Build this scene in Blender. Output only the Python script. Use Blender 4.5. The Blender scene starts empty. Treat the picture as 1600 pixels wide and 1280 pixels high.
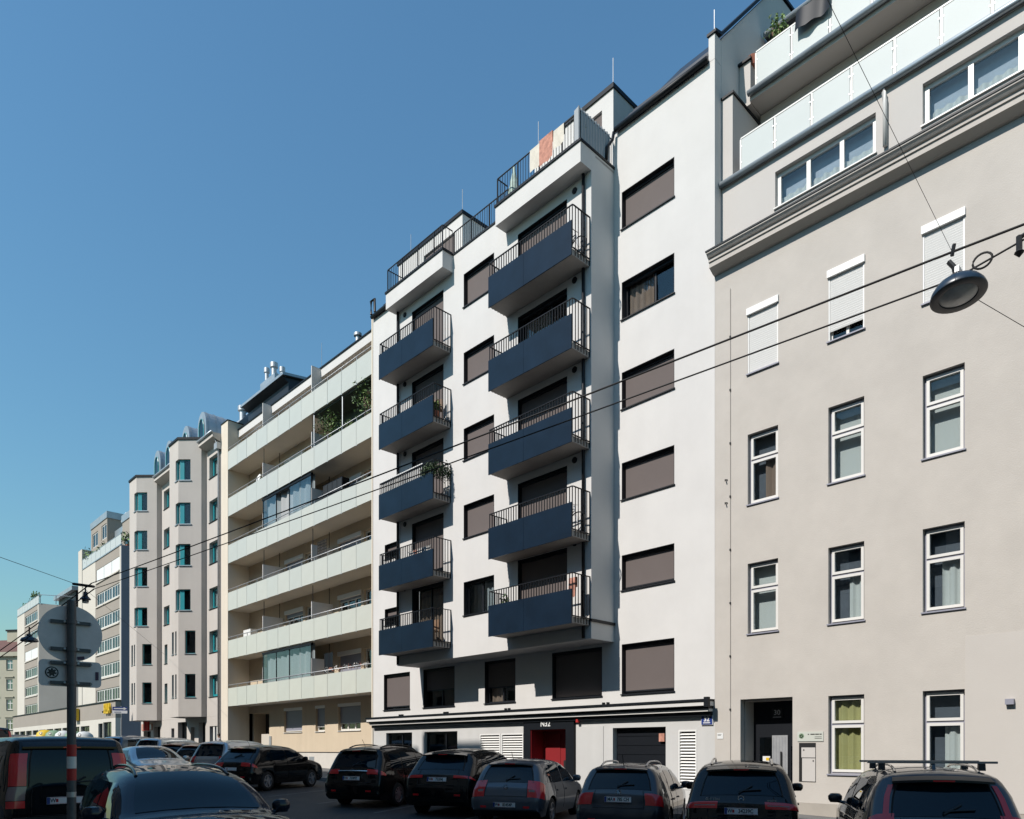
import bpy, bmesh, math, random
import numpy as np
from mathutils import Matrix, Vector
random.seed(7)
S = bpy.context.scene
COL = S.collection

# ------------------------------------------------------------------ camera, sky, sun, exposure
CAM_H = 1.82
cam = bpy.data.cameras.new("street_camera")
camo = bpy.data.objects.new("street_camera", cam); COL.objects.link(camo)
cam.sensor_fit = 'HORIZONTAL'; cam.sensor_width = 36.0
cam.lens = 36.0 * 1142.0 / 1600.0
cam.shift_x = 0.0
cam.shift_y = (1170.5 - 640.0) / 1600.0
cam.clip_start = 0.1; cam.clip_end = 2000
camo.location = (0, 0, CAM_H)
camo.rotation_euler = (math.radians(90), 0, math.radians(46.2))
S.camera = camo

SUN_EL = math.radians(44.0); SUN_AZ = math.radians(8.0)      # azimuth: to the left of the facade normal
sun_dir = Vector((-math.sin(SUN_AZ) * math.cos(SUN_EL), -math.cos(SUN_AZ) * math.cos(SUN_EL), math.sin(SUN_EL)))
world = bpy.data.worlds.new("World"); S.world = world; world.use_nodes = True
nt = world.node_tree; nt.nodes.clear()
wo = nt.nodes.new("ShaderNodeOutputWorld"); bg = nt.nodes.new("ShaderNodeBackground")
sky = nt.nodes.new("ShaderNodeTexSky"); sky.sky_type = 'NISHITA'; sky.sun_disc = False
sky.sun_elevation = SUN_EL; sky.sun_rotation = math.radians(180.0 + 8.0)
sky.altitude = 180; sky.air_density = 2.0; sky.dust_density = 0.5; sky.ozone_density = 4.0
tint = nt.nodes.new("ShaderNodeVectorMath"); tint.operation = 'MULTIPLY'; tint.inputs[1].default_value = (.83, 1.235, 1.43)   # the photograph's sky is a cooler, cyan blue
nt.links.new(sky.outputs[0], tint.inputs[0]); nt.links.new(tint.outputs[0], bg.inputs[0]); bg.inputs[1].default_value = 0.075
nt.links.new(bg.outputs[0], wo.inputs[0])
sl = bpy.data.lights.new("sun", 'SUN'); sl.energy = 5.0; sl.angle = math.radians(0.5); sl.color = (1.0, 0.945, 0.88)
so = bpy.data.objects.new("sun", sl); COL.objects.link(so); so.location = (-10, -30, 60)
so.rotation_euler = sun_dir.to_track_quat('Z', 'Y').to_euler()
S.view_settings.view_transform = 'Standard'
try: S.view_settings.look = 'None'
except Exception: pass
S.view_settings.exposure = 0.28; S.view_settings.gamma = 1.0; S.view_settings.use_curve_mapping = False

# ------------------------------------------------------------------ materials
MATS = {}; ALB = .74     # every base colour is scaled once here
def mat(name, col, rough=0.6, metal=0.0, var=0.0, vscale=3.0, bump=0.0, bscale=60.0, coat=0.0, spec=0.5, stretch=None, streak=0.0):
    if name in MATS: return MATS[name]
    if metal < .5: col = tuple(c*ALB for c in col)
    m = bpy.data.materials.new(name); m.use_nodes = True; MATS[name] = m
    t = m.node_tree; b = t.nodes["Principled BSDF"]
    b.inputs["Base Color"].default_value = (*col, 1); b.inputs["Roughness"].default_value = rough
    b.inputs["Metallic"].default_value = metal; b.inputs["Specular IOR Level"].default_value = spec
    if coat: b.inputs["Coat Weight"].default_value = coat; b.inputs["Coat Roughness"].default_value = 0.03
    if var or bump or streak:
        tc = t.nodes.new("ShaderNodeTexCoord"); mp = t.nodes.new("ShaderNodeMapping")
        t.links.new(tc.outputs["Object"], mp.inputs[0])
        if stretch: mp.inputs["Scale"].default_value = stretch
        src = None
        if var:
            n = t.nodes.new("ShaderNodeTexNoise"); n.inputs["Scale"].default_value = vscale; n.inputs["Detail"].default_value = 7; n.inputs["Roughness"].default_value = .65
            t.links.new(mp.outputs[0], n.inputs["Vector"])
            mr = t.nodes.new("ShaderNodeMapRange"); mr.inputs[1].default_value = .3; mr.inputs[2].default_value = .7
            mr.inputs[3].default_value = 1 - var; mr.inputs[4].default_value = 1 + var
            t.links.new(n.outputs[0], mr.inputs[0]); src = mr.outputs[0]
        if streak:
            mp2 = t.nodes.new("ShaderNodeMapping"); mp2.inputs["Scale"].default_value = (2.2, 2.2, .06)
            t.links.new(tc.outputs["Object"], mp2.inputs[0])
            n2 = t.nodes.new("ShaderNodeTexNoise"); n2.inputs["Scale"].default_value = 1.0; n2.inputs["Detail"].default_value = 6
            t.links.new(mp2.outputs[0], n2.inputs["Vector"])
            mr2 = t.nodes.new("ShaderNodeMapRange"); mr2.inputs[1].default_value = .35; mr2.inputs[2].default_value = .7
            mr2.inputs[3].default_value = 1.0; mr2.inputs[4].default_value = 1 - streak
            t.links.new(n2.outputs[0], mr2.inputs[0])
            if src is None: src = mr2.outputs[0]
            else:
                mm = t.nodes.new("ShaderNodeMath"); mm.operation = 'MULTIPLY'
                t.links.new(src, mm.inputs[0]); t.links.new(mr2.outputs[0], mm.inputs[1]); src = mm.outputs[0]
        if src is not None:
            vm = t.nodes.new("ShaderNodeVectorMath"); vm.operation = 'SCALE'; vm.inputs[0].default_value = col
            t.links.new(src, vm.inputs["Scale"]); t.links.new(vm.outputs[0], b.inputs["Base Color"])
        if bump:
            nb = t.nodes.new("ShaderNodeTexNoise"); nb.inputs["Scale"].default_value = bscale; nb.inputs["Detail"].default_value = 4
            t.links.new(tc.outputs["Object"], nb.inputs["Vector"])
            bp = t.nodes.new("ShaderNodeBump"); bp.inputs["Strength"].default_value = bump; bp.inputs["Distance"].default_value = .01
            t.links.new(nb.outputs[0], bp.inputs["Height"]); t.links.new(bp.outputs[0], b.inputs["Normal"])
    return m

def glassmat(name, tint=(.75, .8, .82), ior=1.5, rough=0.0):
    m = bpy.data.materials.new(name); m.use_nodes = True; MATS[name] = m
    t = m.node_tree; t.nodes.clear(); out = t.nodes.new("ShaderNodeOutputMaterial")
    tr = t.nodes.new("ShaderNodeBsdfTransparent"); tr.inputs[0].default_value = (*tint, 1)
    gl = t.nodes.new("ShaderNodeBsdfGlossy"); gl.inputs[0].default_value = (.9, .93, .95, 1); gl.inputs["Roughness"].default_value = rough
    fr = t.nodes.new("ShaderNodeFresnel"); ge = t.nodes.new("ShaderNodeNewGeometry"); mr = t.nodes.new("ShaderNodeMapRange")
    mr.inputs[3].default_value = ior; mr.inputs[4].default_value = 1/ior; t.links.new(ge.outputs["Backfacing"], mr.inputs[0]); t.links.new(mr.outputs[0], fr.inputs[0])
    mx = t.nodes.new("ShaderNodeMixShader")
    t.links.new(fr.outputs[0], mx.inputs[0]); t.links.new(tr.outputs[0], mx.inputs[1]); t.links.new(gl.outputs[0], mx.inputs[2])
    t.links.new(mx.outputs[0], out.inputs[0]); return m

def asphaltmat():
    m = mat("asphalt", (.036, .037, .040), .75, var=.35, vscale=.55, bump=.35, bscale=120)
    return m

M = MATS
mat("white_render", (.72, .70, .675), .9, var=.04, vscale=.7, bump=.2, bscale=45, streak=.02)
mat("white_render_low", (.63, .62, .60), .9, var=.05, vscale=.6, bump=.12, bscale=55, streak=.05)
mat("grey_render", (.57, .528, .478), .92, var=.055, vscale=1.1, bump=.4, bscale=30, streak=.012)
mat("grey_render_pale", (.60, .565, .53), .92, var=.03, vscale=.5, bump=.2, bscale=38)
mat("grey_render_patch", (.585, .545, .50), .92, var=.03, vscale=.5, bump=.2, bscale=38)
mat("grey_plinth", (.42, .38, .33), .9, var=.08, vscale=1.5, bump=.2)
mat("beige_render", (.68, .56, .41), .92, var=.05, vscale=.5, bump=.18, bscale=40, streak=.06)
mat("cream_render", (.80, .71, .58), .92, var=.04, vscale=.6, bump=.1, bscale=40, streak=.08)
mat("soffit_cream", (.84, .78, .68), .9, var=.05, vscale=.8)
mat("plinth_white", (.66, .62, .56), .9, var=.08, vscale=1.2, bump=.2)
mat("rose_render", (.60, .55, .50), .92, var=.04, vscale=.5, bump=.15, bscale=40, streak=.05)
mat("tan_render", (.36, .315, .265), .92, var=.05, vscale=.4, bump=.12)
mat("pale_panel", (.66, .61, .53), .85, var=.04, vscale=.4)
mat("tower_side", (.53, .49, .44), .9, var=.06, vscale=.35)
mat("tan_render_shaded", (.17, .19, .23), .9, var=.05, vscale=.4)  # side of the tan block turned from the sun, its shade put into the colour
mat("old_facade", (.47, .44, .34), .9, var=.06, vscale=.5)
mat("roof_tile", (.15, .07, .055), .85, var=.25, vscale=4)
mat("frosted_glass", (.61, .625, .56), .28, var=.035, vscale=.8, spec=.55)
mat("frosted_glass_pale", (.64, .645, .57), .28, var=.04, vscale=.8, spec=.55)
mat("railing_glass", (.56, .60, .585), .5, var=.02, vscale=.9, spec=.3)
mat("concrete", (.42, .39, .36), .85, var=.1, vscale=1.6, bump=.1)
mat("navy_panel", (.008, .019, .037), .34, var=.2, vscale=1.6, spec=.22, bump=.02, bscale=200)
mat("anthracite", (.007, .009, .013), .5, var=.08, vscale=3, spec=.25)
mat("anthracite_frame", (.010, .012, .017), .5, spec=.35)
mat("roof_metal", (.035, .04, .05), .4, metal=.4, var=.1, vscale=2)
mat("blind_brown", (.14, .114, .107), .85, var=.03, vscale=2)
mat("white_plastic", (.88, .87, .84), .45)
mat("white_frame", (.78, .76, .72), .4)
mat("lilac_frame", (.30, .30, .36), .5)
mat("teal_frame", (.02, .30, .34), .35, var=.05)
mat("zinc", (.34, .38, .41), .42, metal=.55, var=.12, vscale=1.5)
mat("galvanised", (.42, .43, .44), .45, metal=.6, var=.12, vscale=5)
mat("sign_back", (.85, .80, .80), .6, metal=.1, var=.1, vscale=6)
mat("pole_grey", (.115, .12, .13), .55, metal=.3, var=.2, vscale=9)
mat("black_rubber", (.012, .012, .013), .8, var=.2, vscale=8)
mat("black_plastic", (.014, .014, .015), .55)
mat("chrome", (.6, .6, .6), .15, metal=1.0)
mat("alloy", (.38, .38, .40), .32, metal=.8)
mat("alloy_dark", (.08, .08, .085), .35, metal=.6)
mat("dark_room", (.028, .028, .032), .9)  # near-black, so the darkness of unlit interiors is put into the colour
mat("curtain_white", (.72, .70, .66), .95)
mat("curtain_yellow", (.55, .48, .20), .95)
mat("curtain_brown", (.30, .20, .15), .95)
mat("reflection_grey", (.13, .14, .165), .95, var=.1, vscale=4)  # sheet added behind panes, its grey stands in for reflection in the glass
mat("net_pale", (.50, .53, .60), .95, var=.1, vscale=3)
mat("curtain_grey", (.45, .46, .46), .95)
mat("leaf_dark", (.05, .10, .03), .7, var=.4, vscale=6)
mat("ivy_leaf", (.03, .055, .02), .7, var=.4, vscale=6)
mat("leaf_light", (.20, .31, .085), .7, var=.35, vscale=6)
mat("terracotta", (.36, .12, .07), .8, var=.15, vscale=8)
mat("red_portal", (.27, .010, .014), .55, var=.05, vscale=2)
mat("sign_blue", (.02, .05, .24), .4)
mat("sign_yellow", (.80, .52, .02), .45)
mat("sign_red", (.50, .02, .02), .45)
mat("print_white", (.82, .82, .80), .5)
mat("print_black", (.01, .01, .01), .5)
mat("print_purple", (.06, .02, .07), .5)
mat("plate_white", (.95, .95, .95), .4)
mat("tail_red", (.85, .03, .035), .12, coat=.5)
mat("tail_clear", (.3, .2, .2), .12, coat=1)
mat("car_glass", (.002, .012, .022), .015, spec=.34)
mat("paint_black", (.003, .003, .004), .6, spec=.1, coat=.8)
mat("paint_navy", (.003, .009, .024), .6, spec=.1, coat=.75)
mat("paint_grey", (.095, .110, .135), .42, metal=.3, coat=.7)
mat("paint_darkgrey", (.024, .032, .046), .45, metal=.2, coat=.9)
mat("paint_silver", (.46, .48, .50), .3, metal=.7, coat=1)
mat("paint_orange", (.48, .12, .02), .35, metal=.3, coat=1)
mat("paint_white", (.75, .75, .74), .35, coat=1)
mat("paint_blue", (.05, .09, .14), .3, metal=.5, coat=1)
mat("skin", (.45, .28, .2), .6); mat("hair", (.03, .02, .015), .7); mat("shirt_grey", (.35, .34, .36), .9)
mat("cloth_cream", (.74, .68, .58), .95, var=.1, vscale=6); mat("cloth_rose", (.55, .26, .19), .95, var=.35, vscale=7)
mat("cloth_grey", (.42, .44, .46), .9, var=.05, vscale=3); mat("cloth_green", (.42, .52, .46), .9, var=.25, vscale=5)
mat("awning_dark", (.10, .115, .09), .9, var=.1); mat("wood", (.22, .12, .06), .6, var=.2, vscale=5)
mat("opposite_render", (.34, .29, .23), .9, var=.06, vscale=.4)
mat("paving", (.16, .155, .15), .85, var=.25, vscale=.9, bump=.3, bscale=90)
mat("granite", (.26, .25, .245), .8, var=.25, vscale=6, bump=.2)
mat("road_paint", (.16, .16, .16), .8, var=.35, vscale=3)
mat("lamp_blue", (.018, .035, .06), .35, var=.1); mat("lamp_grey", (.24, .225, .22), .5)
mat("lamp_glass", (.8, .8, .76), .25, var=.25, vscale=5)
mat("bin_green", (.22, .33, .20), .5); mat("bin_white", (.68, .68, .65), .5)
asphaltmat()
glassmat("window_glass", (.86, .9, .91)); glassmat("dim_glass", (.5, .55, .58), 1.6); glassmat("clear_glass", (.86, .92, .92), 1.45)

# ------------------------------------------------------------------ mesh helpers
WM = {}
class MB:
    def __init__(s, T=None): s.v = []; s.f = []; s.m = []; s.T = T; s.mi = 0
    def pt(s, p):
        p = Vector(p)
        if s.T is not None: p = s.T @ p
        s.v.append(p[:]); return len(s.v) - 1
    def poly(s, pts): s.f.append([s.pt(p) for p in pts]); s.m.append(s.mi)
    def box(s, x0, x1, y0, y1, z0, z1):
        i = [s.pt(p) for p in ((x0,y0,z0),(x1,y0,z0),(x1,y1,z0),(x0,y1,z0),(x0,y0,z1),(x1,y0,z1),(x1,y1,z1),(x0,y1,z1))]
        for q in ((0,3,2,1),(4,5,6,7),(0,1,5,4),(1,2,6,5),(2,3,7,6),(3,0,4,7)):
            s.f.append([i[k] for k in q]); s.m.append(s.mi)
        return s
    def grid(s, fn, us, vs):
        idx = [[s.pt(fn(u, v)) for v in vs] for u in us]
        for a in range(len(us) - 1):
            for b in range(len(vs) - 1):
                s.f.append([idx[a][b], idx[a+1][b], idx[a+1][b+1], idx[a][b+1]]); s.m.append(s.mi)
        return s
    def tube(s, pts, r, n=6, caps=True):
        pts = [Vector(p) for p in pts]; rings = []
        for i, p in enumerate(pts):
            d = (pts[min(i+1, len(pts)-1)] - pts[max(i-1, 0)]).normalized()
            a = d.cross(Vector((0,0,1)))
            if a.length < .05: a = d.cross(Vector((1,0,0)))
            a.normalize(); b = d.cross(a)
            rings.append([s.pt(p + (a*math.cos(2*math.pi*k/n) + b*math.sin(2*math.pi*k/n)) * r) for k in range(n)])
        for i in range(len(rings) - 1):
            for k in range(n):
                s.f.append([rings[i][k], rings[i][(k+1)%n], rings[i+1][(k+1)%n], rings[i+1][k]]); s.m.append(s.mi)
        if caps:
            s.f.append(rings[0][::-1]); s.m.append(s.mi); s.f.append(rings[-1]); s.m.append(s.mi)
        return s
    def lathe(s, prof, n=16, M4=None):
        M4 = M4 or Matrix.Identity(4)
        rings = [[s.pt(M4 @ Vector((r*math.cos(2*math.pi*k/n), r*math.sin(2*math.pi*k/n), z))) for k in range(n)] for r, z in prof]
        for i in range(len(rings) - 1):
            for k in range(n):
                s.f.append([rings[i][k], rings[i][(k+1)%n], rings[i+1][(k+1)%n], rings[i+1][k]]); s.m.append(s.mi)
        return s
    def prism(s, plan, z0, z1):
        a = [s.pt((x, y, z0)) for x, y in plan]; b = [s.pt((x, y, z1)) for x, y in plan]; n = len(plan)
        for k in range(n): s.f.append([a[k], a[(k+1)%n], b[(k+1)%n], b[k]]); s.m.append(s.mi)
        s.f.append(a[::-1]); s.m.append(s.mi); s.f.append(b); s.m.append(s.mi); return s
    def extr_x(s, prof, x0, x1):            # profile of (y,z) swept along x
        a = [s.pt((x0, y, z)) for y, z in prof]; b = [s.pt((x1, y, z)) for y, z in prof]; n = len(prof)
        for k in range(n): s.f.append([a[k], b[k], b[(k+1)%n], a[(k+1)%n]]); s.m.append(s.mi)
        s.f.append(a); s.m.append(s.mi); s.f.append(b[::-1]); s.m.append(s.mi); return s
    def wall(s, L, z0, z1, holes, depth, u0=0.0, back=None):
        """front sheet in local (u, 0, z) with holes (ua, ub, za, zb) and their reveals going inward (+y)"""
        us = sorted({u0, L, *[h[i] for h in holes for i in (0, 1)]}); zs = sorted({z0, z1, *[h[i] for h in holes for i in (2, 3)]})
        us = [u for u in us if u0 - 1e-6 <= u <= L + 1e-6]; zs = [z for z in zs if z0 - 1e-6 <= z <= z1 + 1e-6]
        for a, b in zip(us, us[1:]):
            for c, d in zip(zs, zs[1:]):
                mu, mz = (a+b)/2, (c+d)/2
                if any(h[0] < mu < h[1] and h[2] < mz < h[3] for h in holes): continue
                s.poly(((a,0,c),(b,0,c),(b,0,d),(a,0,d)))
        for h in holes:
            a, b, c, d = h[:4]; sk = h[4] if len(h) > 4 else ""
            s.poly(((a,0,c),(a,depth,c),(b,depth,c),(b,0,c))); s.poly(((a,0,d),(b,0,d),(b,depth,d),(a,depth,d)))
            if "L" not in sk: s.poly(((a,0,c),(a,0,d),(a,depth,d),(a,depth,c)))
            if "R" not in sk: s.poly(((b,0,c),(b,depth,c),(b,depth,d),(b,0,d)))
        if back:
            s.poly(((u0,0,z0),(u0,0,z1),(u0,back,z1),(u0,back,z0))); s.poly(((L,0,z0),(L,back,z0),(L,back,z1),(L,0,z1)))
            s.poly(((u0,0,z1),(L,0,z1),(L,back,z1),(u0,back,z1))); s.poly(((u0,0,z0),(u0,back,z0),(L,back,z0),(L,0,z0)))
        return s
    def mesh(s, name, mats, smooth=False, fix=False):
        me = bpy.data.meshes.new(name); me.from_pydata(s.v, [], s.f)
        for m in (mats if isinstance(mats, (list, tuple)) else [mats]): me.materials.append(M[m] if isinstance(m, str) else m)
        if any(s.m): me.polygons.foreach_set("material_index", s.m)
        if fix:
            bm = bmesh.new(); bm.from_mesh(me); bmesh.ops.remove_doubles(bm, verts=bm.verts, dist=1e-5)
            bmesh.ops.recalc_face_normals(bm, faces=bm.faces); bm.to_mesh(me); bm.free()
        if smooth:
            me.shade_smooth()
            if smooth is not True: me.set_sharp_from_angle(angle=math.radians(smooth))
        me.update(); return me
    def build(s, name, mats, parent=None, smooth=False, label=None, fix=False, kind=None):
        return place(name, s.mesh(name, mats, smooth, fix), parent, label=label, kind=kind)

def place(name, me, parent=None, loc=None, rot=None, label=None, kind=None):
    o = bpy.data.objects.new(name, me); COL.objects.link(o)
    if parent is not None:
        o.parent = parent; o.matrix_parent_inverse = WM[parent.name].inverted()
    mw = Matrix.Identity(4)
    if loc is not None: o.location = loc; mw = Matrix.Translation(loc)
    if rot is not None: o.rotation_euler = rot; mw = mw @ o.rotation_euler.to_matrix().to_4x4()
    WM[o.name] = mw
    if label: o["label"] = label
    if kind: o["kind"] = kind
    return o

def tag(o, label, cat, group=None, kind=None):
    o["label"] = label; o["category"] = cat
    if group: o["group"] = group
    if kind: o["kind"] = kind
    return o
def thing(name, label, cat, loc=(0, 0, 0), group=None):
    o = bpy.data.objects.new(name, None); COL.objects.link(o); o.location = loc; o.empty_display_size = .2
    WM[o.name] = Matrix.Translation(loc); return tag(o, label, cat, group)
def struct(name, mb, mats, parent=None, smooth=False):
    o = mb.build(name, mats, parent, smooth)
    if parent is None: o["kind"] = "structure"
    return o
def copy_tree(o, parent=None):
    c = o.copy(); COL.objects.link(c); WM[c.name] = WM[o.name].copy()
    if parent is not None: c.parent = parent
    for ch in list(o.children): copy_tree(ch, c)
    return c

def text_mesh(s, size, T, matname, extrude=.004, align='CENTER', bold=0.0, sx=1.0):
    cu = bpy.data.curves.new("lettering", 'FONT'); cu.body = s; cu.size = size; cu.extrude = extrude
    cu.align_x = align; cu.align_y = 'CENTER'; cu.offset = bold; cu.resolution_u = 3
    to = bpy.data.objects.new("lettering", cu); COL.objects.link(to)
    dg = bpy.context.evaluated_depsgraph_get(); me = bpy.data.meshes.new_from_object(to.evaluated_get(dg))
    bpy.data.objects.remove(to); bpy.data.curves.remove(cu)
    me.transform(T @ Matrix.Rotation(math.radians(90), 4, 'X') @ Matrix.Diagonal((sx, 1, 1, 1)))
    me.materials.clear(); me.materials.append(M[matname]); return me

def plan_T(p0, p1):
    """local u runs from p0 to p1 (left to right seen from outside), +y goes into the building"""
    d = Vector((p1[0]-p0[0], p1[1]-p0[1], 0)); L = d.length; d.normalize(); inw = Vector((-d.y, d.x, 0))
    T = Matrix(((d.x, inw.x, 0, p0[0]), (d.y, inw.y, 0, p0[1]), (0, 0, 1, 0), (0, 0, 0, 1)))
    return T, L

def window(b, T, u0, u1, z0, z1, rec=.14, frame="anthracite_frame", fw=.06, cols=(), rows=(), blind=None, blind_mat="blind_brown",
           sill="anthracite_frame", sill_out=.05, pane="window_glass", curtain=None, name="window", sash=None, roller=None, back=None, label=None, liner=False):
    mb = MB(T); y0, y1 = rec, rec + .07
    cu = [u0] + [u0 + c*(u1-u0) for c in cols] + [u1]; rz = [z0] + [z0 + r*(z1-z0) for r in rows] + [z1]
    mb.box(u0, u0+fw, y0, y1, z0, z1); mb.box(u1-fw, u1, y0, y1, z0, z1)
    mb.box(u0+fw, u1-fw, y0, y1, z0, z0+fw); mb.box(u0+fw, u1-fw, y0, y1, z1-fw, z1)
    for c in cu[1:-1]: mb.box(c-fw/2, c+fw/2, y0+.002, y1-.002, z0+fw, z1-fw)
    for r in rz[1:-1]: mb.box(u0+fw, u1-fw, y0+.004, y1-.004, r-fw/2, r+fw/2)
    if liner:
        q = .014; mb.box(u0, u0+q, -.003, rec-.001, z0, z1); mb.box(u1-q, u1, -.003, rec-.001, z0, z1); mb.box(u0+q, u1-q, -.003, rec-.001, z1-q, z1)
        mb.box(u0+q, u1-q, rec-.09, rec-.001, z1-.1, z1-q)
    w = mb.build(name, frame, b, label=label)
    for i in range(len(cu)-1):
        for j in range(len(rz)-1):
            a, c = cu[i] + (fw if i == 0 else fw/2), cu[i+1] - (fw if i == len(cu)-2 else fw/2)
            d, e = rz[j] + (fw if j == 0 else fw/2), rz[j+1] - (fw if j == len(rz)-2 else fw/2)
            if sash:
                sw = .065; m2 = MB(T); yy = y0 - .025
                m2.box(a, a+sw, yy, y1-.01, d, e); m2.box(c-sw, c, yy, y1-.01, d, e); m2.box(a+sw, c-sw, yy, y1-.01, d, d+sw); m2.box(a+sw, c-sw, yy, y1-.01, e-sw, e)
                m2.build("sash", sash, w); a += sw; c -= sw; d += sw; e -= sw
            MB(T).box(a, c, y0+.035, y0+.045, d, e).build("pane", pane, w)
    if sill: MB(T).box(u0-.03, u1+.03, -sill_out, rec, z0-.035, z0-.002).build("sill", sill, w)
    if blind:
        MB(T).box(u0+.035, u1-.035, rec-.045, rec-.03, z1-blind*(z1-z0), z1-.01).build("blind", blind_mat, w)
        MB(T).box(u0+.03, u1-.03, rec-.06, rec-.02, z1-blind*(z1-z0)-.04, z1-blind*(z1-z0)).build("blind_bar", frame, w)
    if roller:
        bh = .16; MB(T).box(u0-.02, u1+.02, -.05, rec-.02, z1-bh, z1+.02).build("shutter_box", "white_plastic", w)
        m3 = MB(T); zb = z1 - roller*(z1-z0); n = max(3, int((z1-bh-zb)/.055)); h = (z1-bh-zb)/n
        for k in range(n):
            za = zb + k*h; m3.poly(((u0+.03, rec-.07, za), (u1-.03, rec-.07, za), (u1-.03, rec-.085, za+h*.8), (u0+.03, rec-.085, za+h*.8)))
            m3.poly(((u0+.03, rec-.085, za+h*.8), (u1-.03, rec-.085, za+h*.8), (u1-.03, rec-.07, za+h), (u0+.03, rec-.07, za+h)))
        m3.build("roller_shutter", blind_mat if blind_mat != "blind_brown" else "white_plastic", w)
        m4 = MB(T); m4.box(u0, u0+.03, rec-.1, rec-.04, z0, z1-bh); m4.box(u1-.03, u1, rec-.1, rec-.04, z0, z1-bh); m4.build("guide_rail", "white_plastic", w)
    if curtain:
        cm, ca, cb, cz0, cz1 = curtain; n = max(6, int((cb-ca)*(u1-u0)/.03)); ph = random.random()*6
        f = lambda u, v: (u0 + u*(u1-u0), rec + .14 + .035*math.sin(u*(u1-u0)*26 + ph) + .012*math.sin(u*61), z0 + v*(z1-z0))
        MB(T).grid(f, [ca + (cb-ca)*k/n for k in range(n+1)], (cz0, (cz0+cz1)/2, cz1)).build("curtain", cm, w, smooth=True)
    if back: MB(T).box(u0+.01, u1-.01, rec+.24, rec+.26, z0+.01, z1-.01).build("blind_and_reflection", back, w)  # dark sheets imitate reflection in the glass, pale ones are blinds
    return w

def leafy(mb, c, r, n, ls=.07, mi=0, zs=1.0):
    mb.mi = mi
    for _ in range(n):
        d = Vector((random.gauss(0, 1), random.gauss(0, 1), random.gauss(0, 1))); d.normalize()
        p = Vector(c) + Vector((d.x*r, d.y*r, d.z*r*zs)) * (random.random() ** .5)
        a = Vector((random.gauss(0, 1), random.gauss(0, 1), random.gauss(0, 1))).normalized()
        b = a.cross(Vector((random.gauss(0, 1), random.gauss(0, 1), random.gauss(0, 1)))).normalized()
        s = ls * random.uniform(.6, 1.3)
        mb.poly((p - a*s, p - b*s*.45, p + a*s, p + b*s*.45))
def plant(name, label, cat, base, r, h, n=140, pot=True, group=None, ls=.07):
    t = thing(name, label, cat, base, group); x, y, z = base
    if pot: MB().lathe([(0.001, 0), (.12, 0), (.16, .26), (.13, .26), (.12, .2), (.001, .2)], 10, Matrix.Translation((x, y, z))).build("pot", "terracotta", t)
    st = MB()
    for k in range(4): st.tube([(x, y, z+.15), (x+random.uniform(-.4, .4)*r, y+random.uniform(-.4, .4)*r, z+h*.75)], .012, 4)
    st.build("stem", "wood", t)
    mb = MB(); leafy(mb, (x, y, z+h*.6), r, n//2, ls, 0, h*.45/r); leafy(mb, (x+r*.3, y, z+h*.68), r*.7, n//2, ls, 1, h*.4/r)
    mb.build("foliage", ["leaf_dark", "leaf_light"], t); return t

def gz(x):
    if x > -45: return -.025*(x + 8.8)
    if x > -140: return .905 + .034*(-45 - x)
    return 4.135
# ------------------------------------------------------------------ ground, road, pavements
W = 18.7; F = 17.56
XS = [60, 20, 0, -8.8, -20, -32, -45, -62, -90, -140, -300]
def sheet(name, m, y0, y1, x0, x1, dz, kind="structure"):
    mb = MB(); xs = sorted({x0, x1, *[x for x in XS if x0 < x < x1]})
    mb.grid(lambda x, y: (x, y, gz(x) + dz), xs, (y0, y1)); return struct(name, mb, m)
sheet("ground", "paving", -200, 300, -300, 60, -.06)
sheet("road", "asphalt", 2.1, 15.6, -62, 60, 0)
sheet("square_road", "asphalt", -3, 24.4, -300, -62, 0)
def pavement(name, y0, y1, x0, x1):
    mb = MB(); xs = sorted({x0, x1, *[x for x in XS if x0 < x < x1]})
    for a, b in zip(xs, xs[1:]):
        za, zb = gz(a)+.12, gz(b)+.12
        mb.poly(((a,y0,za),(b,y0,zb),(b,y1,zb),(a,y1,za)))
        mb.poly(((a,y0,za-.3),(b,y0,zb-.3),(b,y0,zb),(a,y0,za))); mb.poly(((a,y1,za),(b,y1,zb),(b,y1,zb-.3),(a,y1,za-.3)))
    return struct(name, mb, "paving")
pv = pavement("far_pavement", 15.86, 20.3, -62, 60); pn = pavement("near_pavement", -2.6, 1.85, -62, 60)
ks = MB().box(-.495, .495, 0, .24, -.2, .128).mesh("kerb_stone", "granite")
for pav, yk, xa, xb in ((pv, 15.61, -60, 1), (pn, 1.86, -40, 0)):
    x = xa
    while x < xb:
        place("kerb_stone", ks, pav, (x, yk, gz(x))); x += 1.0
# faint white bay lines of the angled parking
TH = math.radians(27)
for k in range(12):
    xr = -1.2 - 2.95*k; d = Vector((-math.sin(TH), math.cos(TH), 0)); n = Vector((d.y, -d.x, 0))*.05; p = Vector((xr, 10.4, 0)); q = p + d*5.6
    mb = MB(); mb.poly([(v.x, v.y, gz(v.x)+.004) for v in (p-n, p+n, q+n, q-n)]); struct("parking_line", mb, "road_paint")
mb = MB(); mb.lathe([(0.001, .006), (.3, .006), (.34, .004)], 20, Matrix.Translation((-20.5, 8.6, gz(-20.5)))); struct("manhole_cover", mb, "granite")

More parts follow.
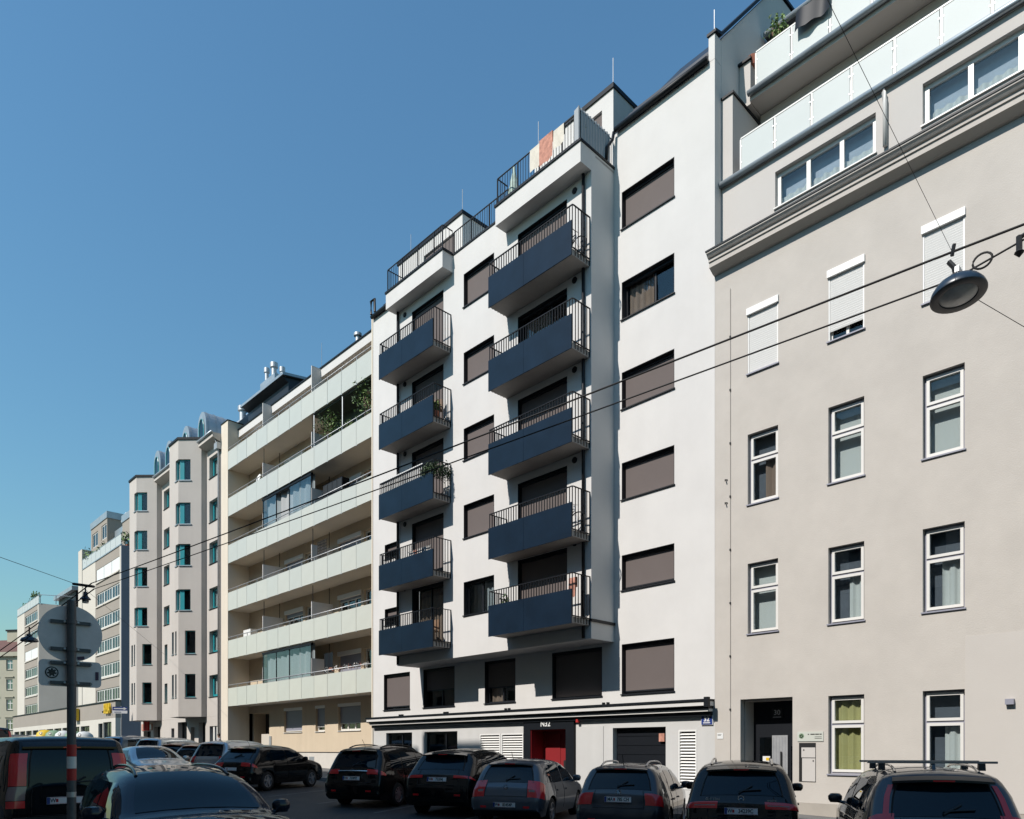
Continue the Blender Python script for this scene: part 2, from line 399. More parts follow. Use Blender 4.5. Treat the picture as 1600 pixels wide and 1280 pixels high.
# ------------------------------------------------------------------ white apartment house with navy balconies
B = thing("apartment_house", "white plastered apartment house with rows of navy fronted balconies and a red entrance", "building", (-20, W, .1))
I0, L0 = -28.75, 28.75 - 11.10
T32 = Matrix.Translation((I0, W, 0)); u = lambda x: x - I0
row_r = [(18.41, 19.60), (15.52, 16.72), (12.66, 13.84), (9.77, 10.95), (6.88, 8.0), (3.57, 5.16)]
holes = [(u(-14.43), u(-12.46), a, b) for a, b in row_r]
first = [(-27.87, -25.88), (-24.92, -22.84), (-21.01, -19.32), (-17.47, -15.24)]
holes += [(u(a), u(b), 3.57, 5.17) for a, b in first]
small = [(8.0 - .62, 8.12), (10.36, 11.02)]
holes += [(u(-27.8), u(-26.6), a, b) for a, b in small]
MB(T32).wall(L0, 3.25, 21.62, holes, .24, back=.9).build("wall", "white_render", B)
gh = [(u(-27.72), u(-25.75), 1.0, 2.54), (u(-24.87), u(-22.69), 1.0, 2.54), (u(-21.31), u(-20.16), .75, 2.39), (u(-20.09), u(-18.92), .75, 2.39), (u(-18.82), u(-16.40), .1, 2.79), (u(-14.81), u(-12.78), .15, 2.5), (u(-12.32), u(-11.70), .62, 2.38)]
T32b = Matrix.Translation((I0, W+.02, 0))
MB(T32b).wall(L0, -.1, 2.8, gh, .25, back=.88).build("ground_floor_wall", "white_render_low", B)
MB().box(I0+.02, I0+L0-.02, W+1.0, W+12, 0, 21.5).build("building_core", "dark_room", B)
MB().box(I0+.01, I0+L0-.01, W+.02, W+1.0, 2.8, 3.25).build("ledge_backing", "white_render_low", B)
for k, (y, za, zb, m) in enumerate(((W-.40, 3.19, 3.25, "anthracite"), (W-.36, 3.06, 3.188, "white_render"), (W-.27, 2.98, 3.058, "anthracite"), (W-.22, 2.90, 2.978, "white_render"), (W-.12, 2.78, 2.898, "anthracite"))):
    MB().box(I0-.02+.1*k/5, I0+L0-.02-.06*k/5, y, W-.001, za, zb).build("ledge_band", m, B)
MB().box(-11.2, -11.06, W-.43, W-.32, 3.02, 3.3).build("ledge_end_cap", "anthracite", B)
for x in (-26.3, -23.2, -19.6, -15.0):
    for d in (0, .18): MB().box(x+d, x+d+.06, W-.3, W-.2, 3.25, 3.32).build("ledge_bracket", "anthracite", B)
opts = {1: dict(cols=(.58,), blind=None, curtain=("curtain_brown", .05, .5, 0, 1)), 2: dict(blind=.93)}
for k, (a, b) in enumerate(row_r):
    o = opts.get(k, dict(blind=.93))
    if k == 4: o = dict(blind=.9)
    window(B, T32, u(-14.43), u(-12.46), a, b, rec=.21, liner=True, **o)
for k, (a, b) in enumerate(first):
    o = [dict(blind=.9), dict(blind=.55, cols=(.5,)), dict(blind=.62, cols=(.5,), curtain=("curtain_brown", 0, .4, 0, .7)), dict(blind=.97)][k]
    bm_ = "blind_brown" if k in (0, 2) else "blind_brown"
    window(B, T32, u(a), u(b), 3.57, 5.17, rec=.2, liner=True, blind_mat=bm_, **o)
for a, b in small: window(B, T32, u(-27.8), u(-26.6), a, b, rec=.2, liner=True, blind=.4)
window(B, T32b, u(-27.72), u(-25.75), 1.0, 2.54, rec=.12, cols=(.55,), pane="dim_glass", sill=None)
window(B, T32b, u(-24.87), u(-22.69), 1.0, 2.54, rec=.12, cols=(.6,), pane="dim_glass", sill=None)
def louvre(parent, T, u0, u1, z0, z1, pitch=.088):
    m = MB(T); m.box(u0, u0+.04, -.015, .1, z0, z1); m.box(u1-.04, u1, -.015, .1, z0, z1); m.box(u0+.04, u1-.04, -.015, .1, z1-.04, z1); m.box(u0+.04, u1-.04, -.015, .1, z0, z0+.04)
    g = m.build("louvre_grille", "white_plastic", parent)
    MB(T).box(u0+.04, u1-.04, .14, .16, z0+.04, z1-.04).build("louvre_back", "dark_room", g)
    s = MB(T); s.poly(((u0+.04, .0, 0), (u1-.04, .0, 0), (u1-.04, .06, .05), (u0+.04, .06, .05)))
    s.poly(((u0+.04, .06, .058), (u1-.04, .06, .058), (u1-.04, .0, .008), (u0+.04, .0, .008))); s.poly(((u0+.04, 0, 0), (u0+.04, 0, .008), (u1-.04, 0, .008), (u1-.04, 0, 0)))
    me = s.mesh("slat", "white_plastic"); n = int((z1-z0-.1)/pitch)
    for k in range(n): place("slat", me, g, (0, 0, z0+.05+k*(z1-z0-.1)/n))
louvre(B, T32b, u(-21.31), u(-20.16), .75, 2.39); louvre(B, T32b, u(-20.09), u(-18.92), .75, 2.39); louvre(B, T32b, u(-12.32), u(-11.70), .62, 2.38)
pt = MB(); pt.box(-18.82, -18.47, W-.08, W+.24, .1, 2.88); pt.box(-16.77, -16.40, W-.08, W+.24, .1, 2.88); pt.box(-18.47, -16.77, W-.08, W+.24, 2.51, 2.88)
portal = pt.build("entrance_portal", "anthracite", B)
rp = MB(); rp.box(-18.47, -18.45, W-.05, W+.6, .1, 2.51); rp.box(-16.79, -16.77, W-.05, W+.6, .1, 2.51); rp.box(-18.45, -16.79, W-.05, W+.6, 2.49, 2.51)
rp.build("red_reveal", "red_portal", portal)
dr = MB().box(-18.45, -16.79, W+.6, W+.65, .1, 2.49).build("entrance_door", "red_portal", B)
MB().box(-17.45, -16.95, W+.57, W+.598, 1.15, 1.42).build("intercom", "black_plastic", dr)
MB().box(-18.3, -17.62, W+.585, W+.598, .3, 2.35).build("door_leaf", "red_portal", dr)
place("house_sign", text_mesh("N32", .27, Matrix.Translation((-17.72, W-.085, 2.70)), "print_white", bold=.006), portal)
sd = MB().box(-16.33, -15.19, W-.0, W+.019, .2, 2.57).build("service_door", "white_render_low", B)
MB().box(-15.26, -15.23, W-.02, W-.002, 1.1, 1.25).build("door_pull", "galvanised", sd)
gd = MB().box(-14.79, -12.80, W+.22, W+.25, .15, 2.48).build("garage_door", "anthracite", B)
for k in range(8): MB().box(-14.77, -12.82, W+.205, W+.218, .2+k*.29, .2+k*.29+.275).build("door_panel", "anthracite", gd)
MB().box(-13.1, -12.9, W+.12, W+.2, 2.05, 2.3).build("warning_lamp", "cloth_rose", B)
np_ = MB().box(-11.52, -11.17, W-.03, W+.018, 2.53, 2.77); hp = np_.build("house_number_plate", "sign_blue", B)
MB().box(-11.535, -11.155, W-.02, W+.017, 2.515, 2.785).build("plate_rim", "print_white", hp)
place("house_number", text_mesh("32", .19, Matrix.Translation((-11.345, W-.033, 2.68)), "print_white", bold=.006), hp)
MB().box(-11.46, -11.23, W-.036, W-.031, 2.565, 2.59).build("street_name_line", "print_white", hp)
sc_ = MB(); sc_.lathe([(.001, .12), (.05, .1), (.06, 0), (.001, -.02)], 10, Matrix.Translation((-16.22, W-.1, 2.72))); sc_.box(-16.24, -16.2, W-.1, W+.01, 2.7, 2.74); sc_.build("alarm_lamp", "sign_red", B)

# projecting body carrying the balconies
fl, fr = -25.19, -14.74
TF = Matrix.Translation((fl, F, 0)); uf = lambda x: x - fl
mid = [(18.27, 19.51), (15.41, 16.58), (12.56, 13.75), (9.66, 10.9), (6.79, 8.03)]
pb = [16.9, 14.05, 11.2, 8.32, 5.68]                       # underside of each balcony
fh = [(uf(-20.91), uf(-19.23), a, b) for a, b in mid]
doorR = [(p + .25, p + 2.62) for p in pb]; doorL = [(p + .25, p + 2.6) for p in pb]
fh += [(uf(-18.02), uf(-15.75), a, b) for a, b in doorR] + [(uf(-24.16), uf(-22.12), a, b) for a, b in doorL]
MB(TF).wall(fr-fl, 5.27, 20.5, fh, .24, back=1.13).build("bay_wall", "white_render", B)
for k, (a, b) in enumerate(mid):
    o = dict(blind=.95)
    if k == 4: o = dict(cols=(.5,), curtain=("curtain_grey", .55, .95, 0, .75))
    window(B, TF, uf(-20.91), uf(-19.23), a, b, rec=.21, liner=True, **o)
for k, (a, b) in enumerate(doorR):
    o = [dict(blind=.97), dict(cols=(.62,), curtain=("curtain_brown", .05, .55, .1, .95)), dict(blind=.97), dict(blind=.97), dict(blind=.97)][k]
    window(B, TF, uf(-18.02), uf(-15.75), a, b, rec=.2, liner=True, name="balcony_door", sill=None, **o)
for k, (a, b) in enumerate(doorL):
    o = dict(blind=.95) if k != 4 else dict(cols=(.5,), curtain=("curtain_brown", .05, .9, 0, .95))
    window(B, TF, uf(-24.16), uf(-22.12), a, b, rec=.2, liner=True, name="balcony_door", sill=None, **o)
MB().box(fr+.001, fr+.06, F-.05, W-.002, 5.80, 5.88).build("drip_rail", "anthracite", B)
for x, ya in ((-15.01, F-.07), (-25.06, F-.07)):
    dp = MB().tube([(x, ya, 5.3), (x, ya, 19.86)], .05, 8).build("downpipe", "anthracite", B, smooth=True)
for p in pb:
    for x in (-15.42, -24.64): MB().lathe([(.1, -.02), (.1, .03), (.07, .045), (.001, .045)], 14, Matrix.Translation((x, F, p+2.7)) @ Matrix.Rotation(math.radians(90), 4, 'X')).build("wall_vent", "anthracite", B)
for sx0, sx1 in ((-25.27, -21.54), (-18.61, -14.74)):
    c = MB().box(sx0, sx1, 17.05, F-.002, 19.87, 20.5).build("roof_canopy", "white_render", B)
    MB().box(sx0-.03, sx1+.03, 17.01, F+.1, 20.502, 20.58).build("coping", "anthracite", c)
MB().box(fr-.02, fr+.03, F+.1, W+.1, 20.502, 20.58).build("coping", "anthracite", B)
MB().box(-21.51, -18.64, F-.03, F+.2, 20.502, 20.57).build("coping", "anthracite", B)
MB().box(fl, fr, F+.2, W+.9, 20.38, 20.438).build("roof_deck", "concrete", B)

def balcony(x0, x1, zb, rail=1.55, panel=1.04, label=None):
    y0 = 16.70
    b = MB().box(x0+.03, x1-.03, y0+.05, F-.003, zb+.01, zb+.2).build("balcony", "concrete", B, label=label)
    xm = x0 + (x1-x0)*.45
    MB().box(x0, xm-.004, y0-.015, y0+.012, zb-.02, zb+panel).build("front_panel", "navy_panel", b)
    MB().box(xm+.004, x1, y0-.015, y0+.012, zb-.02, zb+panel).build("front_panel", "navy_panel", b)
    r = MB(); zr = zb + rail; yr = y0 + .035
    r.box(x0, x1, yr-.012, yr+.03, zr-.025, zr)
    for x in (x0, x1):
        r.box(x-.02, x+.02, yr+.03, F-.004, zr-.025, zr); r.box(x-.015, x+.015, yr+.03, F-.004, zb+.2, zb+.235)
    n = int((x1-x0)/.118)
    for k in range(n+1):
        x = x0+.012 + k*(x1-x0-.024)/n; r.box(x-.008, x+.008, yr-.008, yr+.022, zb+.2, zr-.025)
    n = 6
    for k in range(1, n+1):
        y = yr + k*(F-.02-yr)/n
        for x in (x0, x1): r.box(x-.008, x+.008, y-.014, y+.014, zb+.02, zr-.025)
    r.build("railing", "anthracite", b); return b
BAL = {}
for k, p in enumerate(pb):
    BAL['L', k] = balcony(-25.24, -21.66, p-.03, 1.46, .99); BAL['R', k] = balcony(-18.57, -14.79, p-.01, 1.54, 1.03)
# roof terraces
def terrace_railing(name_parent, segs, z0, h=.92):
    r = MB()
    for (xa, ya), (xb, yb) in segs:
        d = Vector((xb-xa, yb-ya, 0)); L = d.length; n = max(2, int(L/.125)); T = plan_T((xa, ya), (xb, yb))[0]; r.T = T
        r.box(0, L, -.018, .018, z0+h-.025, z0+h); r.box(0, L, -.012, .012, z0+.06, z0+.085)
        for k in range(n+1): q = k*L/n; w_ = .022 if k % 8 == 0 else .008; r.box(q-w_/1.4, q+w_/1.4, -w_, w_, z0, z0+h-.025)
    r.T = None; return r.build("terrace_railing", "anthracite", name_parent)
terrace_railing(B, [((-25.2, 17.1), (-21.6, 17.1)), ((-21.6, 17.1), (-21.6, F+.02)), ((-25.2, 17.1), (-25.2, 18.6))], 20.58)
terrace_railing(B, [((-21.55, F+.06), (-18.55, F+.06))], 20.52)
terrace_railing(B, [((-18.55, 17.1), (-14.8, 17.1)), ((-18.55, 17.1), (-18.55, F+.02)), ((-14.8, 17.1), (-14.8, 18.62))], 20.58)
# set back storey
ph = MB(); Tp = Matrix.Translation((-28.6, 20.0, 0)); up = lambda x: x + 28.6
ph.T = Tp; ph.wall(28.6-23.9, 20.4, 24.6, [(up(-26.6), up(-24.4), 20.6, 24.1)], .2, back=3); ph.T = None
A1 = ph.build("roof_storey", "white_render", B); MB().box(-28.65, -23.86, 19.95, 23.05, 24.602, 24.75).build("coping", "anthracite", A1)
window(B, Tp, up(-26.6), up(-24.4), 20.6, 24.1, rec=.12, cols=(.5,), blind=.4, pane="dim_glass", sill=None, name="terrace_door")
ph = MB(); Tp2 = Matrix.Translation((-19.6, 20.0, 0)); ph.T = Tp2; up2 = lambda x: x + 19.6
ph.wall(19.6-15.8, 20.4, 24.66, [(up2(-17.3), up2(-16.3), 21.9, 24.2)], .2, back=3); ph.T = None
A2 = ph.build("roof_storey", "white_render", B); MB().box(-19.65, -15.76, 19.95, 23.05, 24.662, 24.82).build("coping", "anthracite", A2)
window(B, Tp2, up2(-17.3), up2(-16.3), 21.9, 24.2, rec=.12, blind=.35, pane="dim_glass", sill=None, name="terrace_door")
MB().box(-23.9, -19.6, 21.2, 23, 20.4, 23.2).build("roof_storey", "white_render", B)
def roof_wing(x0, x1):
    r = MB(); r.extr_x([(W-.02, 21.64), (W+3.6, 26.0), (W+8, 26.3), (W+8, 21.64)], x0, x1)
    q = r.build("pitched_roof", "roof_metal", B)
    g = MB().tube([(x0-.02, W-.1, 21.66), (x1+.02, W-.1, 21.66)], .085, 8).build("gutter", "anthracite", q, smooth=True)
    for k in range(3): MB().box(x0+.1, x1-.15, W+.2+k*.25, W+.25+k*.25, 22.02+k*.3, 22.12+k*.3).build("snow_guard", "roof_metal", q)
    return q
rw = roof_wing(-14.6, -11.3); roof_wing(-28.7, -25.4)
MB().prism([(-11.30, W+.0), (-11.1, W+.0), (-11.1, W+.35), (-11.30, W+.35)], 21.63, 22.35).build("gable_pier", "white_render", B)
gw = MB(); gw.T = Matrix.Translation((-11.3, 0, 0))
gw.extr_x([(W+.35, 18), (W+.35, 22.4), (W+3.6, 26.2), (W+9, 26.6), (W+9, 18)], 0, .206); gw.T = None; gw.build("gable_wall", "white_render", B)
gc = MB(); gc.T = Matrix.Translation((-11.34, 0, 0)); gc.extr_x([(W-.04, 22.36), (W+.33, 22.46), (W+3.6, 26.26), (W+9, 26.66), (W+9, 26.74), (W+3.57, 26.35), (W+.3, 22.55), (W-.04, 22.44)], 0, .3); gc.T = None; gc.build("coping", "anthracite", B)
MB().tube([(-14.66, W-.12, 21.6), (-14.68, W-.16, 21.35), (-14.72, F+.75, 21.0), (-14.72, F+.72, 20.6)], .05, 8).build("downpipe", "anthracite", B, smooth=True)
for x, y, z, h in ((-15.82, 20.02, 24.82, .9), (-23.92, 20.02, 24.75, .9), (-19.3, 19.9, 24.7, .9), (-27.6, 20.0, 24.7, .9), (-11.2, W+.15, 22.44, .75)):
    MB().tube([(x, y, z-.1), (x, y, z+h)], .014, 5).build("lightning_rod", "galvanised", B)
MB().tube([(-28.6, W-.2, 21.7), (-28.62, W-.2, 22.3), (-28.4, W-.15, 22.35), (-28.38, W-.15, 21.75)], .06, 6).build("gutter_outlet", "anthracite", B)

# things on the balconies and terraces
def cloth(name, label, cat, x0, x1, y, ztop, drop, m, group=None):
    n = 14
    o = MB().grid(lambda a, b: (x0+(x1-x0)*a, y - .03 - .02*math.sin(a*9+b*3) * (1-b), ztop - drop*(1-b) * (1 + .03*math.sin(a*11))), [k/n for k in range(n+1)], [k/6 for k in range(7)])
    o.grid(lambda a, b: (x0+(x1-x0)*a, y - .03 + .07*b, ztop + .012*math.sin(b*3.14)), [k/n for k in range(n+1)], (0, .5, 1))
    o.grid(lambda a, b: (x0+(x1-x0)*a, y + .04 , ztop - .3*b), [k/n for k in range(n+1)], (0, 1))
    return tag(o.build(name, m, smooth=True), label, cat, group)
cloth("rug", "cream rug hung over the roof terrace railing left of the pinkish rug", "rug", -16.95, -16.42, 17.1, 21.5, .72, "cloth_cream", "rugs over the terrace railing")
cloth("rug", "pinkish patterned rug hung over the roof terrace railing between two cream ones", "rug", -16.48, -15.9, 17.06, 21.52, .84, "cloth_rose", "rugs over the terrace railing")
cloth("rug", "cream rug hung over the roof terrace railing right of the pinkish rug", "rug", -15.9, -15.45, 17.1, 21.5, .6, "cloth_cream", "rugs over the terrace railing")
ps = MB().grid(lambda a, b: (-14.80 + .022*math.sin(a*70) + .03, 16.98+1.52*a, 20.56+1.0*b), [k/60 for k in range(61)], (0, .5, 1))
ps.grid(lambda a, b: (-14.77 - .22*a, 17.0+.04*a, 20.56+1.0*b), [k/4 for k in range(5)], (0, .5, 1))
tag(ps.build("privacy_screen", "cloth_grey", smooth=60), "pale grey corrugated screen on the side of the highest roof terrace", "privacy screen")
pz = thing("parasol", "folded pale green parasol on the roof terrace behind the railing", "parasol", (-18.25, 17.6, 20.6))
MB().lathe([(.04, 22.1), (.05, 21.95), (.13, 21.6), (.2, 21.2), (.22, 21.0), (.03, 21.02)], 14, Matrix.Translation((-18.25, 17.6, -.1))).build("canopy", "cloth_green", pz, smooth=60)
MB().tube([(-18.25, 17.6, 20.45), (-18.25, 17.6, 22.0)], .022, 6).build("pole", "galvanised", pz)
# slatted screen and ivy on the third left balcony
z3 = pb[2]
scr = MB()
for k in range(22): x = -25.15+k*.125; scr.box(x, x+.105, 16.775, 16.787, z3+.75, z3+1.50)
tag(scr.build("balcony_screen", "white_plastic"), "pale slatted screen tied behind the railing of the ivy covered balcony", "balcony screen")
iv = MB()
for k in range(14): leafy(iv, (-22.4+.055*k, 16.76, z3+.95+.22*random.random()), .15, 60, .045, k % 2, 1.8)
for k in range(9): leafy(iv, (-21.68, 16.78+.085*k, z3+.98+.2*random.random()), .15, 90, .045, k % 2, 2.6)
tag(iv.build("ivy", ["ivy_leaf", "leaf_dark"]), "dark ivy climbing over the corner railing of the middle left balcony", "ivy")
def chair(label, x, y, z, rz=0, m="wood"):
    t = thing("balcony_chair", label, "chair", (x, y, z)); T = Matrix.Translation((x, y, z)) @ Matrix.Rotation(rz, 4, 'Z')
    MB(T).box(-.22, .22, -.22, .22, .43, .46).build("seat", m, t); MB(T).box(-.22, .22, .2, .23, .55, .92).build("backrest", m, t)
    for a, b, h in ((-.2, -.2, .43), (.17, -.2, .43), (-.2, .2, .92), (.17, .2, .92)): MB(T).box(a, a+.03, b, b+.03, 0, h).build("leg", m, t)
chair("wooden chair on the second balcony from the top on the left", -22.0, 17.1, pb[1]+.2, .6)
chair("brown chair on the lowest right hand balcony", -16.9, 17.15, pb[4]+.2, -.3)
plant("potted_plant", "plant in a clay pot on the second left balcony from the top", "plant", (-21.85, 16.95, pb[1]+.2), .2, .8, 90)
plant("potted_plant", "plant in a clay pot at the right corner of the highest roof terrace", "plant", (-14.98, 17.3, 20.6), .2, .8, 90)
plant("potted_plant", "plant in a clay pot on the roof terrace beside the folded parasol", "plant", (-18.9, 17.9, 20.5), .2, .75, 90)
def rack(label, x, y, z, cols):
    t = thing("drying_rack", label, "drying rack", (x, y, z)); r = MB()
    for d in (-.35, .35): r.tube([(x+d, y-.25, z), (x+d, y, z+1.0)], .012, 4); r.tube([(x+d, y+.25, z), (x+d, y, z+1.0)], .012, 4)
    r.tube([(x-.75, y, z+1.05), (x+.75, y, z+1.05)], .012, 4); r.build("rack_frame", "galvanised", t)
    for k, c in enumerate(cols):
        xa = x-.7+k*1.4/len(cols); MB().grid(lambda a, b: (xa+a*.28, y+.04*math.sin(a*9+b*4)*(1-b), z+.35+.72*b), [i/6 for i in range(7)], [i/4 for i in range(5)]).build("laundry", c, t, smooth=True)
rack("drying rack with white and red washing on the fourth left balcony from the top", -22.9, 17.0, pb[3]+.2, ["curtain_white", "cloth_rose", "curtain_white", "paint_blue", "curtain_white"])

def bicycle(label, x, y, z):
    t = thing("bicycle", label, "bicycle", (x, y, z)); RYZ = Matrix.Rotation(math.radians(90), 4, 'X')
    for dx in (-.5, .5):
        w_ = MB(); w_.tube([(x+dx+.33*math.cos(a), y, z+.34+.33*math.sin(a)) for a in [2*math.pi*k/20 for k in range(21)]], .02, 5)
        for k in range(6): w_.tube([(x+dx, y, z+.34), (x+dx+.32*math.cos(k), y, z+.34+.32*math.sin(k))], .004, 3)
        w_.build("wheel", "black_rubber", t)
    f_ = MB()
    for p, q in (((-.5, .34), (-.1, .32)), ((-.1, .32), (-.22, .78)), ((-.5, .34), (-.2, .72)), ((-.1, .32), (.36, .74)), ((-.2, .74), (.36, .8)), ((.36, .9), (.5, .34))): f_.tube([(x+p[0], y, z+p[1]), (x+q[0], y, z+q[1])], .02, 5)
    f_.build("frame", "galvanised", t); MB().tube([(x+.34, y-.22, z+.98), (x+.36, y, z+.93), (x+.34, y+.22, z+.98)], .014, 5).build("handlebar", "chrome", t); MB().box(x-.34, x-.1, y-.07, y+.07, z+.8, z+.86).build("saddle", "black_plastic", t)
bicycle("bicycle leaning at the right end of the second lowest right hand balcony", -15.5, 17.2, pb[3]+.2)
bicycle("bicycle leaning at the right end of the topmost right hand balcony", -15.5, 17.25, pb[0]+.2)
def table(label, x, y, z):
    t = thing("balcony_table", label, "table", (x, y, z)); MB().lathe([(.001, .72), (.34, .72), (.34, .75), (.001, .75)], 18, Matrix.Translation((x, y, z))).build("tabletop", "wood", t)
    for k in range(3): a = 2.1*k; MB().tube([(x+.25*math.cos(a), y+.2*math.sin(a), z), (x, y, z+.72)], .015, 5).build("leg", "black_plastic", t)
table("small round table on the lowest right hand balcony", -17.6, 17.15, pb[4]+.2); table("small round table on the lowest left hand balcony", -23.0, 17.15, pb[4]+.2)
chair("wooden chair on the lowest left hand balcony beside the small table", -22.3, 17.15, pb[4]+.2, .4)
chair("wooden chair on the second right hand balcony from the top", -16.6, 17.15, pb[1]+.2, .2)
plant("potted_plant", "plant in a clay pot at the left end of the lowest right hand balcony", "plant", (-18.2, 17.1, pb[4]+.2), .22, 1.3, 110)
cloth("hanging_cloth", "white and red cloth hung inside the side rail of the lowest right hand balcony", "cloth", -15.2, -14.9, 17.05, pb[4]+1.45, .6, "cloth_rose")
# ------------------------------------------------------------------ grey house at the right
G = thing("grey_house", "grey beige plastered house with white windows and glass railed roof terraces at the right edge", "building", (-6, W, .1))
gx0, gx1 = -11.096, 5.0
TG = Matrix.Translation((gx0, W, 0)); ug = lambda x: x - gx0
colx = [(-10.08, -9.20), (-7.86, -6.98), (-5.67, -4.81), (-3.45, -2.59), (-1.2, -.34), (1.0, 1.86)]
rows = [(12.18, 13.96), (8.57, 10.51), (5.0, 6.94)]
hs = [(ug(a), ug(b), c, d) for a, b in colx for c, d in rows] + [(ug(a), ug(b), 1.19, 3.17) for a, b in colx[1:]]
hs += [(ug(-10.30), ug(-8.80), .05, 3.2)]
MB(TG).wall(gx1-gx0, .42, 15.42, [h if h[2] > .1 else (h[0], h[1], .42, h[3]) for h in hs], .22, back=.9).build("wall", "grey_render", G)
pl = MB(TG); pl.box(0, ug(-10.30), -.02, .5, -.3, .418); pl.box(ug(-8.80), gx1-gx0, -.02, .5, -.5, .418); pl.build("plinth", "grey_plinth", G)
MB().box(gx0+.02, gx1-.02, W+1.0, W+11, -.3, 18).build("building_core", "dark_room", G)
pp = MB(); pp.box(-4.80, 0.5, W-.012, W-.001, .43, 4.35); pp.build("repaired_render", "grey_render_patch", G)
dg = dict(frame="lilac_frame", fw=.05, rows=(.635,), sash="white_frame", rec=.13, sill="lilac_frame", sill_out=.04)
cur = {(0, 1): ("curtain_brown", .45, 1, 0, .62), (0, 2): None, (1, 2): ("curtain_white", .5, 1, 0, .6), (2, 2): ("curtain_white", .4, 1, 0, .62), (1, 3): ("curtain_yellow", .05, 1, 0, 1), (2, 3): ("curtain_white", .45, 1, 0, .62)}
for i, (a, b) in enumerate(colx):
    for j, (c, d) in enumerate(rows + [(1.19, 3.17)]):
        if i == 0 and j == 3: continue
        if j == 0:
            window(G, TG, ug(a), ug(b), c, d, rec=.11, frame="white_frame", fw=.07, cols=(.5,), roller=(1.0 - .07, .86, .985, .9, .95, .9)[i] if i != 0 else .985, sill="lilac_frame")
        else:
            bk = "reflection_grey"
            if (i, j) in ((1, 1), (2, 1)): bk = "curtain_white"
            if (i, j) == (0, 2): bk = "curtain_white"
            window(G, TG, ug(a), ug(b), c, d, curtain=cur.get((i, j)), back=bk, **dg)
# entrance
rc = MB(); rc.box(-10.295, -10.27, W+.22, W+.75, .1, 3.2); rc.box(-8.83, -8.805, W+.22, W+.75, .1, 3.2); rc.box(-10.27, -8.83, W+.22, W+.75, 3.15, 3.19); rc.build("entrance_recess", "grey_render", G)
ed = MB().box(-10.27, -8.83, W+.7, W+.75, .05, 3.15).build("entrance_door", "anthracite", G)
MB().box(-10.08, -9.72, W+.685, W+.699, .25, 2.15).build("pane", "dim_glass", ed); MB().box(-9.70, -9.25, W+.66, W+.699, .2, 2.2).build("door_leaf", "galvanised", ed)
MB().box(-9.16, -8.94, W+.68, W+.699, .3, 1.9).build("pane", "dim_glass", ed); MB().tube([(-9.42, W+.62, .35), (-9.42, W+.62, 1.75)], .022, 6).build("door_handle", "black_plastic", ed)
for k in range(5): MB().box(-9.66+k*.085, -9.655+k*.085, W+.655, W+.659, .25, 2.15).build("door_groove", "lilac_frame", ed)
MB().box(-9.98, -9.76, W+.665, W+.684, 1.2, 1.62).build("notice", "print_white", ed); MB().box(-9.88, -9.78, W+.66, W+.664, 1.5, 1.58).build("notice_mark", "sign_yellow", ed)
pn_ = MB().box(-9.72, -9.40, W+.67, W+.699, 2.68, 2.95).build("house_number_plate", "print_black", ed)
place("house_number", text_mesh("30", .2, Matrix.Translation((-9.56, W+.666, 2.83)), "print_white"), pn_)
MB().box(-9.68, -9.44, W+.665, W+.669, 2.70, 2.715).build("street_name_line", "print_white", pn_)
MB().box(-10.26, -10.2, W+.4, W+.55, 1.35, 1.5).build("door_bell", "black_plastic", G)
sg = MB().box(-8.66, -7.98, W-.02, W-.002, 2.02, 2.27).build("notice_board", "frosted_glass", G)
MB().lathe([(.001, 0), (.07, 0)], 12, Matrix.Translation((-8.55, W-.023, 2.16)) @ Matrix.Rotation(math.radians(90), 4, 'X')).build("emblem", "bin_green", sg)
sp_ = MB()
for q in range(5):
    a_ = q*1.256; sp_.box(-8.55+.035*math.cos(a_)-.016, -8.55+.035*math.cos(a_)+.016, W-.028, W-.024, 2.155+.035*math.sin(a_)-.014, 2.155+.035*math.sin(a_)+.014)
sp_.build("emblem_spot", "print_black", sg)
for xa, xb in ((-8.38, -8.35), (-8.31, -8.2), (-8.185, -8.09), (-8.075, -8.02)): MB().box(xa, xb, W-.024, W-.021, 2.19, 2.215).build("board_heading", "print_black", sg)
MB().box(-8.2, -8.02, W-.024, W-.021, 2.13, 2.14).build("board_line", "print_black", sg); MB().box(-8.2, -8.02, W-.024, W-.021, 2.09, 2.1).build("board_line", "print_black", sg)
mbx = MB().box(-8.62, -8.18, W-.012, W-.002, .97, 1.98).build("meter_cabinet", "print_black", G)
MB().box(-8.55, -8.185, W-.025, W-.013, 1.6, 1.86).build("cabinet_door", "grey_render_pale", mbx); MB().box(-8.53, -8.185, W-.025, W-.013, .98, 1.58).build("cabinet_door", "grey_render_pale", mbx)
for z in (1.78, 1.5): MB().box(-8.5 + (.25 if z < 1.6 else 0), -8.47 + (.25 if z < 1.6 else 0), W-.035, W-.026, z, z+.03).build("cabinet_lock", "print_black", mbx)
wp = MB().box(-11.02, -10.83, W-.012, W-.002, 2.11, 2.28).build("wall_plaque", "print_white", G)
MB().box(-11.0, -10.9, W-.015, W-.0125, 2.2, 2.21).build("plaque_line", "print_black", wp); MB().box(-11.0, -10.88, W-.015, W-.0125, 2.23, 2.24).build("plaque_line", "print_black", wp)
cb = [(-10.60, W-.02, z) for z in (1.2, 3, 5, 8, 11, 13, 14.8)]
lc = MB().tube(cb, .006, 4).build("lightning_cable", "grey_plinth", G)
for k in range(9): MB().box(-10.622, -10.585, W-.035, W-.002, 1.4+k*1.5, 1.46+k*1.5).build("cable_clip", "black_plastic", lc)
for z in (9.43, 8.78):
    MB().tube([(-10.7, W, z), (-10.74, W-.06, z), (-10.72, W-.08, z-.05)], .018, 5).build("wall_hook", "black_plastic", G)
wl = MB(); wl.box(-4.02, -3.86, W-.12, W-.001, 2.78, 2.9); wl.build("wall_lamp", "lilac_frame", G)
